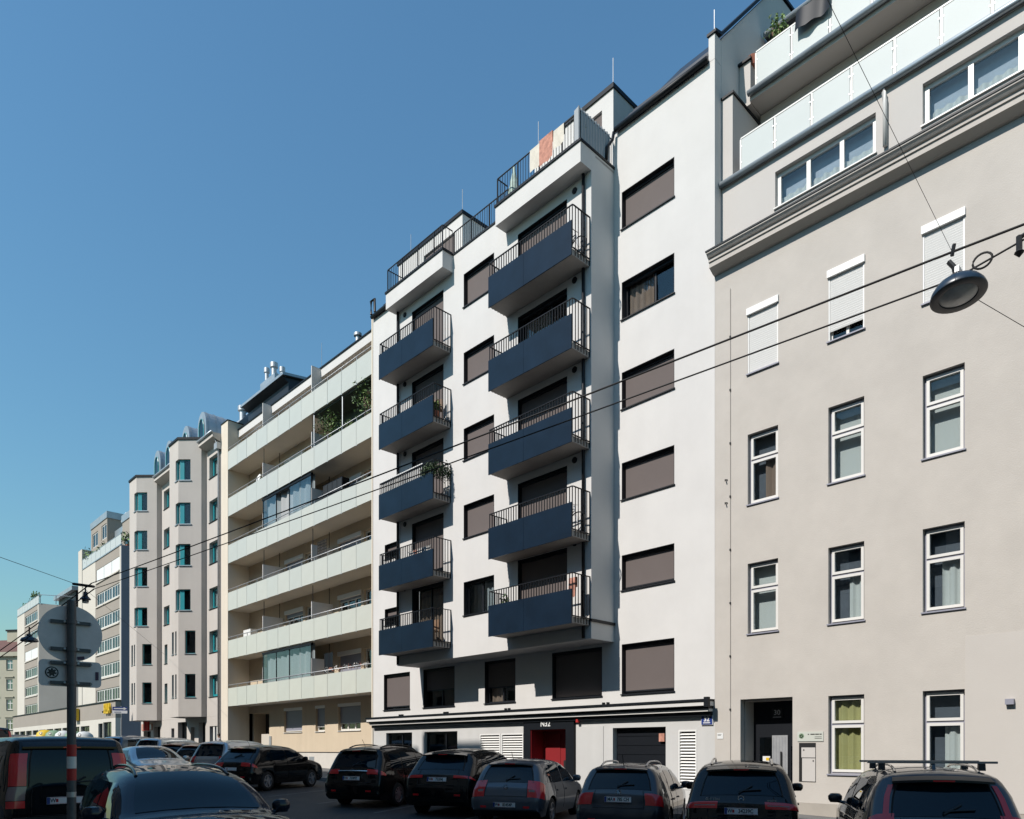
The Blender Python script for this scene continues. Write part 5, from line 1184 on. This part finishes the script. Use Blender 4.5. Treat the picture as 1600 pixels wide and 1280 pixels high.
rr, _ = car("black off road car between the black people carrier and the grey hatchback", "car", dict(top=rr_top, W=1.93, H=1.65, belt=1.06, R=.38, axles=(.9, 3.77), paint="paint_black", rear_glass=(1.15, 1.50), windscreen=(1.2, 1.6), rear_glass_w=.78, clr=.26,
    side_glass=[(.78, 1.2, 1.0, 1.25, 1.13, 1.44), (1.28, 2.2, 1.32, 2.2, 1.12, 1.50), (2.28, 3.3, 2.28, 2.76, 1.11, 1.50)], doors=[(1.36, 2.22, .44, 1.09, 1.5), (2.26, 3.26, .42, 1.08, 2.45)], mirror=3.15, lights=[(.96, 1.02, .55, 1.2, "tail_red")], plate=(.92, ("W", "73204J")), plate_x=0, bumper=(.5, .78), spoiler=.2, chrome=False, antenna=None, wiper=False), ANG)
zf_top = [(0, .42), (.0, .62), (.05, .8), (.08, .95), (.13, 1.05), (.30, 1.32), (.42, 1.54), (.58, 1.61), (1.3, 1.655), (2.2, 1.64), (2.9, 1.48), (3.7, 1.08), (4.1, .98), (4.5, .82), (4.64, .62), (4.66, .42)]
zf, _ = car("black people carrier with a chrome strip across its tailgate", "car", dict(top=zf_top, W=1.88, H=1.66, belt=1.0, R=.335, axles=(.98, 3.74), paint="paint_black", rear_glass=(1.09, 1.52), windscreen=(1.12, 1.58), rear_glass_w=.86,
    side_glass=[(.62, 1.25, .74, 1.3, 1.07, 1.47), (1.32, 2.2, 1.38, 2.2, 1.06, 1.51), (2.28, 3.45, 2.28, 2.85, 1.05, 1.48)], doors=[(1.36, 2.22, .38, 1.02, 1.5), (2.26, 3.4, .36, 1.01, 2.5)], mirror=3.25, lights=[(.92, 1.04, .6, 1.22, "tail_red")], plate=(.80, ("W", "72089Z")), strip=(.99, .62), badge=(1.0, "bolt"), antenna=.72, spokes=10, rails=(.7, 2.8, .88), rail_mat="black_plastic", bumper=(.42, .68), spoiler=.12), ANG)
park(xc, -2.76, 10.06, 27); park(glc, -6.05, 11.0, 28); park(golf, -8.74, 11.2, 27); park(i30, -11.9, 11.2, 28); park(rr, -14.3, 11.15, 27); park(zf, -17.35, 10.6, 27)
tc_top = [(0, .44), (.0, .64), (.05, .8), (.09, .93), (.18, 1.03), (.5, 1.30), (.66, 1.44), (.86, 1.50), (1.4, 1.535), (2.1, 1.52), (2.6, 1.42), (3.2, 1.08), (3.6, 1.0), (4.05, .86), (4.2, .66), (4.23, .44)]
tcar, _ = car("small black crossover seen from its right side in front of the beige house", "car", dict(top=tc_top, W=1.78, H=1.54, belt=.97, R=.335, axles=(.82, 3.38), paint="paint_black", rear_glass=(1.07, 1.40), windscreen=(1.12, 1.48), rear_glass_w=.82, clr=.24,
    side_glass=[(.72, 1.02, .95, 1.06, 1.05, 1.33), (1.08, 1.86, 1.12, 1.86, 1.04, 1.40), (1.94, 2.95, 1.94, 2.42, 1.03, 1.40)], doors=[(1.22, 1.88, .4, 1.0, 1.34), (1.92, 2.92, .38, .99, 2.12)], mirror=2.82, lights=[(.84, .96, .55, 1.22, "tail_red")], plate=(.74, ("W", "51267T")), antenna=.95, spokes=5, rails=None, bumper=(.44, .7), spoiler=.16), ANG)
# the plate of this car cannot be read in the photograph: leave it blank
for ch in list(tcar.children):
    if ch.name.startswith("licence_plate"):
        for g_ in list(ch.children):
            if g_.name.startswith("plate_lettering"): bpy.data.objects.remove(g_)
park(tcar, -24.3, 10.2, 27)
mpv, _ = car("silver compact people carrier left of the small black crossover", "car", dict(top=[(a*.93, b*1.0) for a, b in zf_top], W=1.8, H=1.66, belt=1.0, R=.32, axles=(.9, 3.45), paint="paint_silver", rear_glass=(1.07, 1.52), windscreen=(1.12, 1.58), side_glass=[(.6, 1.2, .7, 1.25, 1.07, 1.45), (1.3, 2.1, 1.34, 2.1, 1.06, 1.48), (2.18, 3.2, 2.18, 2.6, 1.05, 1.46)], mirror=3.05, lights=[(.86, 1.08, .78, 1.2, "tail_red")], spoiler=.1), ANG)
park(mpv, -27.3, 10.5, 27)
org, _ = car("orange hatchback half hidden behind the silver coupe", "car", dict(top=hatch_top, W=1.78, H=1.48, belt=.90, R=.315, axles=(.83, 3.44), paint="paint_orange", rear_glass=(.97, 1.36), windscreen=(1.03, 1.42), side_glass=[(1.0, 1.85, 1.05, 1.83, .96, 1.37), (1.93, 3.02, 1.93, 2.42, .95, 1.36)], mirror=2.86, lights=[(.66, .96, .72, 1.2, "tail_red")]), ANG)
park(org, -30.0, 10.7, 27)
def dup_car(src, label, paint, x, y, h):
    c = copy_tree(src); c["label"] = label
    for ch in c.children:
        if ch.name.startswith("body"):
            ch.data = ch.data.copy(); ch.data.materials[0] = M[paint]
    return park(c, x, y, h)
dup_car(org, "dark grey hatchback between the orange car and the pale blue car", "paint_darkgrey", -32.6, 10.8, 27)
dup_car(mpv, "pale blue car in the row in front of the bay window house", "paint_silver", -35.4, 10.8, 27)
dup_car(org, "black hatchback at the far end of the row, below the dark shop entrance", "paint_black", -39.4, 9.3, 60)
dup_car(mpv, "navy car behind the black hatchback at the far end of the row", "paint_blue", -42.5, 11.2, 27)
# silver coupe driving towards the camera
cp_top = [(0, .42), (.0, .6), (.08, .8), (.2, .94), (.6, 1.0), (1.0, 1.12), (1.6, 1.33), (2.2, 1.39), (2.7, 1.34), (3.5, .98), (3.9, .9), (4.5, .74), (4.72, .58), (4.75, .42)]
cp, _ = car("silver coupe with a sloping roof in the middle of the road", "car", dict(top=cp_top, W=1.86, H=1.4, belt=.90, R=.34, axles=(.95, 3.8), paint="paint_silver", rear_glass=(1.06, 1.33), windscreen=(.99, 1.33), side_glass=[(1.25, 2.1, 1.6, 2.1, .95, 1.27), (2.16, 3.25, 2.16, 2.7, .94, 1.27)], mirror=3.1, headlights=[(.62, .76, .6, 1.12)], spoiler=0, wiper=False, roof_w=.66), "cars on the carriageway")
park(cp, -29.0, 8.3, -90)
# dark blue off road car close to the camera, facing it
x1_top = [(0, .46), (.0, .66), (.04, .84), (.08, .94), (.16, 1.02), (.36, 1.27), (.50, 1.43), (.66, 1.48), (1.3, 1.515), (2.0, 1.50), (2.55, 1.41), (3.25, 1.06), (3.7, 1.03), (4.2, .88), (4.42, .68), (4.45, .46)]
x1, _ = car("dark blue off road car facing the camera beside the sign post", "car", dict(top=x1_top, W=1.80, H=1.52, belt=.98, R=.35, axles=(.85, 3.55), paint="paint_navy", rear_glass=(1.06, 1.40), windscreen=(1.085, 1.455), clr=.24, side_glass=[(.66, 1.02, .84, 1.06, 1.04, 1.34), (1.08, 1.94, 1.14, 1.94, 1.03, 1.39), (2.02, 3.08, 2.02, 2.50, 1.02, 1.385)], doors=[(1.24, 1.96, .42, 1.03, 1.4), (2.0, 3.0, .4, 1.02, 2.22)], mirror=2.93, headlights=[(.74, .88, .55, 1.12)], rails=(.62, 2.45, .88), rail_mat="paint_navy", rail_h=.03, chrome=True, spoiler=.12, mirror_mat="paint_navy"), "cars on the carriageway")
park(x1, -11.2, 3.42, -97)
stc = MB(); stc.T = None
# black van beyond it, seen from behind
vt_top = [(0, .40), (.0, .70), (.015, .95), (.03, 1.2), (.06, 1.5), (.13, 1.78), (.28, 1.87), (.8, 1.895), (2.5, 1.90), (3.3, 1.85), (3.75, 1.65), (4.2, 1.18), (4.5, 1.05), (4.85, .85), (5.0, .6), (5.02, .4)]
vt, csv = car("black passenger van with tall red and white tail lights at the left edge", "van", dict(top=vt_top, W=1.91, H=1.9, belt=1.12, R=.34, axles=(1.0, 4.1), paint="paint_black", rear_glass=(1.12, 1.72), windscreen=(1.2, 1.8), rear_glass_w=.74, rg_flare=.02, roof_w=.83, crown=.03, r=.1,
    side_glass=[(.3, 1.5, .36, 1.5, 1.14, 1.66), (1.6, 2.8, 1.6, 2.8, 1.14, 1.68), (2.9, 4.0, 2.9, 3.6, 1.13, 1.68)], doors=[(1.56, 2.84, .4, 1.1, 1.75), (2.88, 3.9, .4, 1.1, 3.1)], mirror=3.85, lights=[(1.14, 1.64, .82, 1.05, "tail_red"), (.92, 1.13, .81, 1.05, "tail_clear"), (.80, .91, .81, 1.05, "tail_red")], plate=(.90, ("W", "89")), plate_x=-.1, badge=(1.06, "star"), spoiler=.06, bumper=(.4, .66), wiper=True, bumper_mat="black_plastic"), "cars on the carriageway")
park(vt, -13.25, 3.0, 90)
# traffic far down the street
wv, _ = car("white delivery van far down the street at the left edge", "van", dict(top=[(a*1.15, b*1.25) for a, b in vt_top], W=2.1, H=2.38, belt=1.4, R=.34, axles=(1.1, 4.7), paint="paint_white", rear_glass=(1.6, 2.1), windscreen=(1.5, 2.2), side_glass=[(3.3, 4.6, 3.3, 4.1, 1.4, 2.1)], mirror=4.4, spoiler=0, wiper=False, roof_w=.86), "vehicles far down the street")
park(wv, -72, 9.5, 90); 
dv = copy_tree(vt); dv["label"] = "dark van far down the street in front of the white delivery van"; dv["group"] = "vehicles far down the street"
for ch in list(dv.children):
    if ch.name.startswith("licence_plate"):
        for g_ in list(ch.children): bpy.data.objects.remove(g_)
        bpy.data.objects.remove(ch)
park(dv, -58, 9.0, 120)
fc = dup_car(mpv, "white car at the left edge beside the dark van down the street", "paint_white", -60, 5.6, 90); fc["group"] = "vehicles far down the street"
# ------------------------------------------------------------------ sign post near the camera (back of the signs)
D = thing("sign_post", "grey post with the backs of a round and a rectangular sign", "traffic sign", (-7.97, 1.8, .13))
VD = Vector((7.97, -1.8, 0)).normalized(); Tsg = Matrix.Translation((-7.97, 1.8, 0)) @ Matrix.Rotation(math.atan2(VD.x, -VD.y) + math.radians(9), 4, 'Z')
MB(Tsg).lathe([(.04, .1), (.04, 3.24), (.001, 3.25)], 16).build("pole", "pole_grey", D, smooth=50)
for z, m in ((1.52, "sign_red"), (1.635, "print_white"), (1.75, "sign_red")): MB(Tsg).lathe([(.0412, z), (.0412, z+.112)], 16).build("pole_band", m, D, smooth=50)
MB(Tsg).lathe([(.0412, 1.36), (.0412, 1.41)], 16).build("pole_band", "galvanised", D, smooth=50)
RX = Matrix.Rotation(math.radians(90), 4, 'X')
dsc = MB(Tsg).lathe([(.001, -.062), (.268, -.062), (.27, -.052), (.27, -.046), (.001, -.046)], 48, Matrix.Translation((0, 0, 2.93)) @ RX).build("round_sign", "sign_back", D, smooth=40)
rs = MB(Tsg); cr = .04; hw, hh_ = .262, .125
pl_ = []
for cx, cz, a0 in ((hw-cr, hh_-cr, 0), (-hw+cr, hh_-cr, 90), (-hw+cr, -hh_+cr, 180), (hw-cr, -hh_+cr, 270)):
    for k in range(5): a = math.radians(a0+22.5*k); pl_.append((cx+cr*math.cos(a), cz+cr*math.sin(a)))
zc = 2.545
fr_ = [(x, .05, zc+z) for x, z in pl_]; bk_ = [(x, .058, zc+z) for x, z in pl_]
rs.poly(fr_); rs.poly(bk_[::-1])
for k in range(len(pl_)): q = (k+1) % len(pl_); rs.poly((fr_[k], bk_[k], bk_[q], fr_[q]))
rct = rs.build("rectangular_sign", "sign_back", D)
for z, par in ((3.035, dsc), (2.775, dsc), (2.64, rct), (2.452, rct)):
    for sg in (-1, 1):
        b_ = MB(Tsg); xa, xb = sorted((sg*.02, sg*.165)); b_.box(xa, xb, .022, .046, z-.016, z+.016); b_.lathe([(.001, -.02), (.016, -.02), (.016, .0)], 10, Matrix.Translation((sg*.165, .042, z)) @ RX)
        c_ = b_.build("sign_clamp", "pole_grey", par); MB(Tsg).lathe([(.001, .028), (.011, .026), (.011, .0)], 8, Matrix.Translation((sg*.055, .024, z)) @ RX).build("clamp_bolt", "galvanised", c_)
    MB(Tsg).lathe([(.0405, z-.018), (.047, z-.018), (.047, z+.018), (.0405, z+.018)], 16).build("pole_clamp", "pole_grey", par, smooth=40)
st_ = MB(Tsg); st_.lathe([(.001, .003), (.056, .003), (.056, .0)], 24, Matrix.Translation((-.155, .049, 2.548)) @ RX); so_ = st_.build("round_sticker", "print_black", rct)
s2 = MB(Tsg); s2.lathe([(.04, .0045), (.044, .0045)], 24, Matrix.Translation((-.155, .049, 2.548)) @ RX)
for q in range(7): a = q*.9+.2; s2.box(-.155+.034*math.cos(a)-.006, -.155+.034*math.cos(a)+.006, .0445, .0455, 2.548+.034*math.sin(a)-.005, 2.548+.034*math.sin(a)+.006)
s2.build("sticker_print", "sign_back", so_)
MB(Tsg).box(.21, .238, .045, .0495, 2.495, 2.575).build("sticker", "print_purple", rct)
sk = MB(Tsg @ Matrix.Translation((.085, 0, 2.70)) @ Matrix.Rotation(math.radians(-7), 4, 'Y')); sk.box(-.03, .03, .042, .0455, -.016, .016); sk.build("sticker", "print_purple", dsc)

# one way sign by the square
E_ = thing("street_sign", "blue arrow sign over a white sign on a thin pole before the shop entrance", "traffic sign", (-59.2, 16.6, 1.5))
MB().tube([(-59.2, 16.6, 1.5), (-59.2, 16.6, 5.0)], .04, 8).build("pole", "galvanised", E_)
TE = Matrix.Translation((-59.1, 16.52, 1.75)) @ Matrix.Rotation(math.radians(62), 4, 'Z') @ Matrix.Scale(.62, 4)
ar = MB(TE).box(-.85, .75, -.03, 0, 4.72, 5.15).build("arrow_sign", "sign_blue", E_)
aw_ = MB(TE); aw_.box(-.7, .35, -.04, -.031, 4.87, 5.0); aw_.poly(((.35, -.04, 4.75), (.72, -.04, 4.935), (.35, -.04, 5.12))); aw_.build("arrow", "print_white", ar)
wsn = MB(TE).box(-.85, .75, -.03, 0, 4.36, 4.70).build("direction_sign", "plate_white", E_); MB(TE).box(-.65, .1, -.035, -.031, 4.46, 4.56).build("sign_print", "lilac_frame", wsn)

# recycling containers
for k, (m_, lab) in enumerate((("sign_yellow", "recycling container with a yellow lid"), ("bin_green", "recycling container with a green lid beside the yellow one"), ("bin_white", "recycling container with a white lid between the green ones"), ("bin_green", "recycling container with a green lid behind the sign post"), ("bin_white", "recycling container with a white lid, rightmost of the row"))):
    x = -82+2.0*k; y = 16.3+.35*k; z = gz(x) - .3
    c = thing("recycling_container", lab, "container", (x, y, z), "recycling containers in a row")
    MB().lathe([(.001, 0), (.62, 0), (.78, .9), (.80, 1.0), (.001, 1.0)], 16, Matrix.Translation((x, y, z))).build("tub", "lilac_frame", c, smooth=50)
    ld = MB().lathe([(.82, 1.0), (.82, 1.1), (.7, 1.5), (.4, 1.75), (.001, 1.82)], 16, Matrix.Translation((x, y, z))).build("lid", m_, c, smooth=50)
    MB().lathe([(.16, 0), (.16, .06), (.001, .06)], 12, Matrix.Translation((x+.45, y-.45, z+1.45)) @ Matrix.Rotation(math.radians(60), 4, (1, 1, 0))).build("opening", "black_plastic", ld)

# ------------------------------------------------------------------ hanging lamps and span wires
def wire(name, label, pts, r, group=None, m="black_rubber"):
    return tag(MB().tube(pts, r, 6).build(name, m, smooth=True), label, "wire", group)
def sag(p, q, s, n=16):
    p, q = Vector(p), Vector(q); return [p.lerp(q, k/n) - Vector((0, 0, s*4*(k/n)*(1-k/n))) for k in range(n+1)]
KS = 10.5/8.5; SC = Matrix.Translation((0, 0, CAM_H)) @ Matrix.Scale(KS, 4) @ Matrix.Translation((0, 0, -CAM_H))   # the big lamp hangs 10.5 m from the near house line
N1 = SC @ Vector((-2.3, 8.5, 6.95)); N2 = SC @ Vector((-2.28, 8.5, 6.66)); R1 = Vector((3.0, 8.62, 6.55)); R2 = Vector((3.0, 8.62, 7.25))
F1 = Vector((-29.9, 7.4, 7.88)); F2 = Vector((-29.6, 7.4, 7.62))
wire("span_cable", "upper of the two long black cables running along the street", sag(F1, N1, .06) + [N1 + (N1-F1).normalized()*5], .015, "long cables over the street")
wire("span_cable", "lower of the two long black cables, passing the big hanging lamp", sag(F2, N2, .06) + [N2 + Vector((.77, .02, .15)), N2 + Vector((5.2, .18, .62))], .012, "long cables over the street")
wire("span_wire", "thin wire from the big hanging lamp up over the camera", [N1, (-2.276, -2.55, 8.5)], .0028)
wire("span_wire", "thin wire from the big hanging lamp down to the grey house wall", [SC @ Vector((-2.2, 8.5, 6.5)), (.18, W, 6.5)], .0045)
wire("span_wire", "thin wire from the ringed lamp out to the left edge of the sky", [(-31.5, 7.4, 8.05), (-23.62, -2.6, 8.5)], .009)
wire("span_wire", "thin wire from the ringed lamp across to the house with teal windows", [(-31.2, 7.4, 7.95), (-52, 17.3, 8.2)], .006)
G3 = Vector((-38.3, 7.0, 6.75))
wire("span_cable", "cable from the ringed lamp down to the far left, upper one", sag(F1, (-46.5, 6.2, 6.1), .05), .022, "cables beyond the ringed lamp")
wire("span_cable", "cable from the ringed lamp down to the far left, lower one", sag(F2, (-46.5, 6.2, 5.75), .05), .022, "cables beyond the ringed lamp")
LM = thing("hanging_lamp", "big dish shaped street lamp hanging from the cables at the right", "street lamp", tuple(SC @ Vector((-2.25, 8.5, 6.5))))
TL = SC @ Matrix.Translation((-2.245, 8.5, 6.50)) @ Matrix.Scale(.82, 4) @ Matrix.Rotation(math.radians(-6), 4, 'Y') @ Matrix.Rotation(math.radians(-5), 4, 'X')
MB(TL).lathe([(.001, .2), (.08, .195), (.17, .165), (.25, .105), (.30, .03), (.315, -.02), (.312, -.035)], 36).build("shade", "lamp_blue", LM, smooth=True)
MB(TL).lathe([(.314, -.036), (.295, -.05), (.215, -.045), (.21, -.03)], 36).build("rim", "lamp_grey", LM, smooth=50)
MB(TL).lathe([(.21, -.032), (.15, -.062), (.001, -.075)], 30).build("glass_cover", "lamp_glass", LM, smooth=True)
hd = MB(SC); hd.tube([(-2.25, 8.5, 6.6), (-2.28, 8.5, 6.78), (-2.33, 8.5, 6.86)], .028, 6); hd.box(-2.3, -2.2, 8.46, 8.54, 6.6, 6.7); hd.build("bracket", "black_plastic", LM)
MB(SC).box(-2.19, -2.12, 8.46, 8.54, 6.6, 6.66).build("connector", "white_plastic", LM); MB(SC).box(-2.265, -2.225, 8.45, 8.55, 6.7, 6.76).build("connector", "galvanised", LM)
cpts = [(-2.03+.085*math.cos(a), 8.5, 6.73+.075*math.sin(a)) for a in [2*math.pi*k/18 for k in range(19)]]; MB(SC).tube(cpts, .011, 5).build("cable_loop", "black_rubber", LM)
cl_ = MB(SC); cl_.tube([(-1.72, 8.5, 6.82), (-1.72, 8.5, 6.66)], .028, 6); cl_.tube([(-1.72, 8.5, 6.80), (-1.45, 8.52, 6.90)], .02, 6); cl_.lathe([(.001, -.05), (.045, 0), (.001, .05)], 8, Matrix.Translation((-1.72, 8.5, 6.66))); cl_.build("strain_clamp", "black_plastic", LM)
MB(SC).tube([Vector((-2.3, 8.5, 6.91)), Vector((-2.28, 8.5, 7.02))], .02, 5).build("cable_clip", "black_plastic", LM)
L2 = thing("hanging_lamp", "bell shaped street lamp under a ring of coiled cable, left of the teal windows", "street lamp", (-31, 7.4, 7.8))
rp_ = [(-31.0+.33*math.cos(a), 7.4+.33*math.sin(a), 7.98-.06*math.cos(a)) for a in [2*math.pi*k/28 for k in range(29)]]
MB().tube(rp_, .05, 7).build("cable_ring", "black_rubber", L2)
TL2 = Matrix.Translation((-30.75, 7.4, 7.38)) @ Matrix.Scale(.52, 4); MB(TL2).lathe([(.001, .85), (.05, .84), (.05, .62), (.14, .6), (.16, .32), (.34, .12), (.36, .06), (.22, .05), (.22, -.12), (.001, -.14)], 18).build("shade", "lamp_blue", L2, smooth=40)
MB(TL2).lathe([(.2, -.121), (.19, -.2), (.001, -.22)], 14).build("glass_cover", "lamp_glass", L2); MB(TL2).tube([(0, 0, .8), (-.02, 0, 1.15)], .03, 6).build("bracket", "black_plastic", L2)
L3 = thing("hanging_lamp", "small dish shaped street lamp far down the street, left of the round sign", "street lamp", (-38.3, 7, 6.7))
MB(Matrix.Translation((-38.3, 7.0, 6.62))).lathe([(.001, .32), (.1, .3), (.12, .2), (.3, .12), (.36, .0), (.33, -.02), (.001, .02)], 20).build("shade", "lamp_blue", L3, smooth=40); MB().tube([(-38.3, 7, 6.9), (-38.3, 7, 7.25)], .03, 6).build("bracket", "black_plastic", L3)

# person on the far pavement
def person(label, x, y, h):
    me = bpy.data.meshes.new("person"); z0 = gz(x)+.12; s = h/1.75
    V_ = [(0,0,.95),(0,0,1.2),(0,0,1.42),(0,0,1.52),(0,-.02,1.60),(0,-.02,1.70), (-.09,0,.9),(-.1,0,.5),(-.1,0,.08),(-.1,-.14,.04), (.09,0,.9),(.11,-.04,.5),(.12,.02,.08),(.12,-.12,.04), (-.17,0,1.40),(-.23,.02,1.14),(-.22,-.06,.9),(-.21,-.1,.8), (.17,0,1.40),(.23,.02,1.14),(.22,-.06,.9),(.21,-.1,.8)]
    E2 = [(0,1),(1,2),(2,3),(3,4),(4,5),(0,6),(6,7),(7,8),(8,9),(0,10),(10,11),(11,12),(12,13),(2,14),(14,15),(15,16),(16,17),(2,18),(18,19),(19,20),(20,21)]
    R_ = [.15,.14,.13,.055,.085,.09,.09,.06,.045,.04,.09,.06,.045,.04,.065,.045,.035,.04,.065,.045,.035,.04]
    me.from_pydata([(a*s, b*s, c*s) for a, b, c in V_], E2, []); o = bpy.data.objects.new("person", me); COL.objects.link(o)
    sk_ = o.modifiers.new("skin", 'SKIN'); sv = me.skin_vertices[0].data
    for k, r in enumerate(R_): sv[k].radius = (r*s, r*s*.85)
    sv[0].use_root = True; ss = o.modifiers.new("sub", 'SUBSURF'); ss.levels = 2; ss.render_levels = 2
    dg = bpy.context.evaluated_depsgraph_get(); m2 = bpy.data.meshes.new_from_object(o.evaluated_get(dg)); o.modifiers.clear(); o.data = m2
    m2.materials.clear()
    for n_ in ("skin", "shirt_grey", "anthracite"): m2.materials.append(M[n_])
    for p in m2.polygons: c = p.center; p.material_index = 2 if c.z < .95*s else (1 if c.z < 1.5*s and not (abs(c.x) > .17*s and c.z < 1.05*s) else 0)
    m2.shade_smooth(); o.location = (x, y, z0); WM[o.name] = Matrix.Translation((x, y, z0)); tag(o, label, "person")
    MB(Matrix.Translation((x, y+.012, z0+1.665*s))).lathe([(.001, .125*s), (.07*s, .11*s), (.1*s, .05*s), (.098*s, -.02*s), (.085*s, -.06*s)], 14).build("hair", "hair", o, smooth=True)
    return o
person("person in a grey top on the pavement behind the silver people carrier", -43.2, 17.4, 1.75)
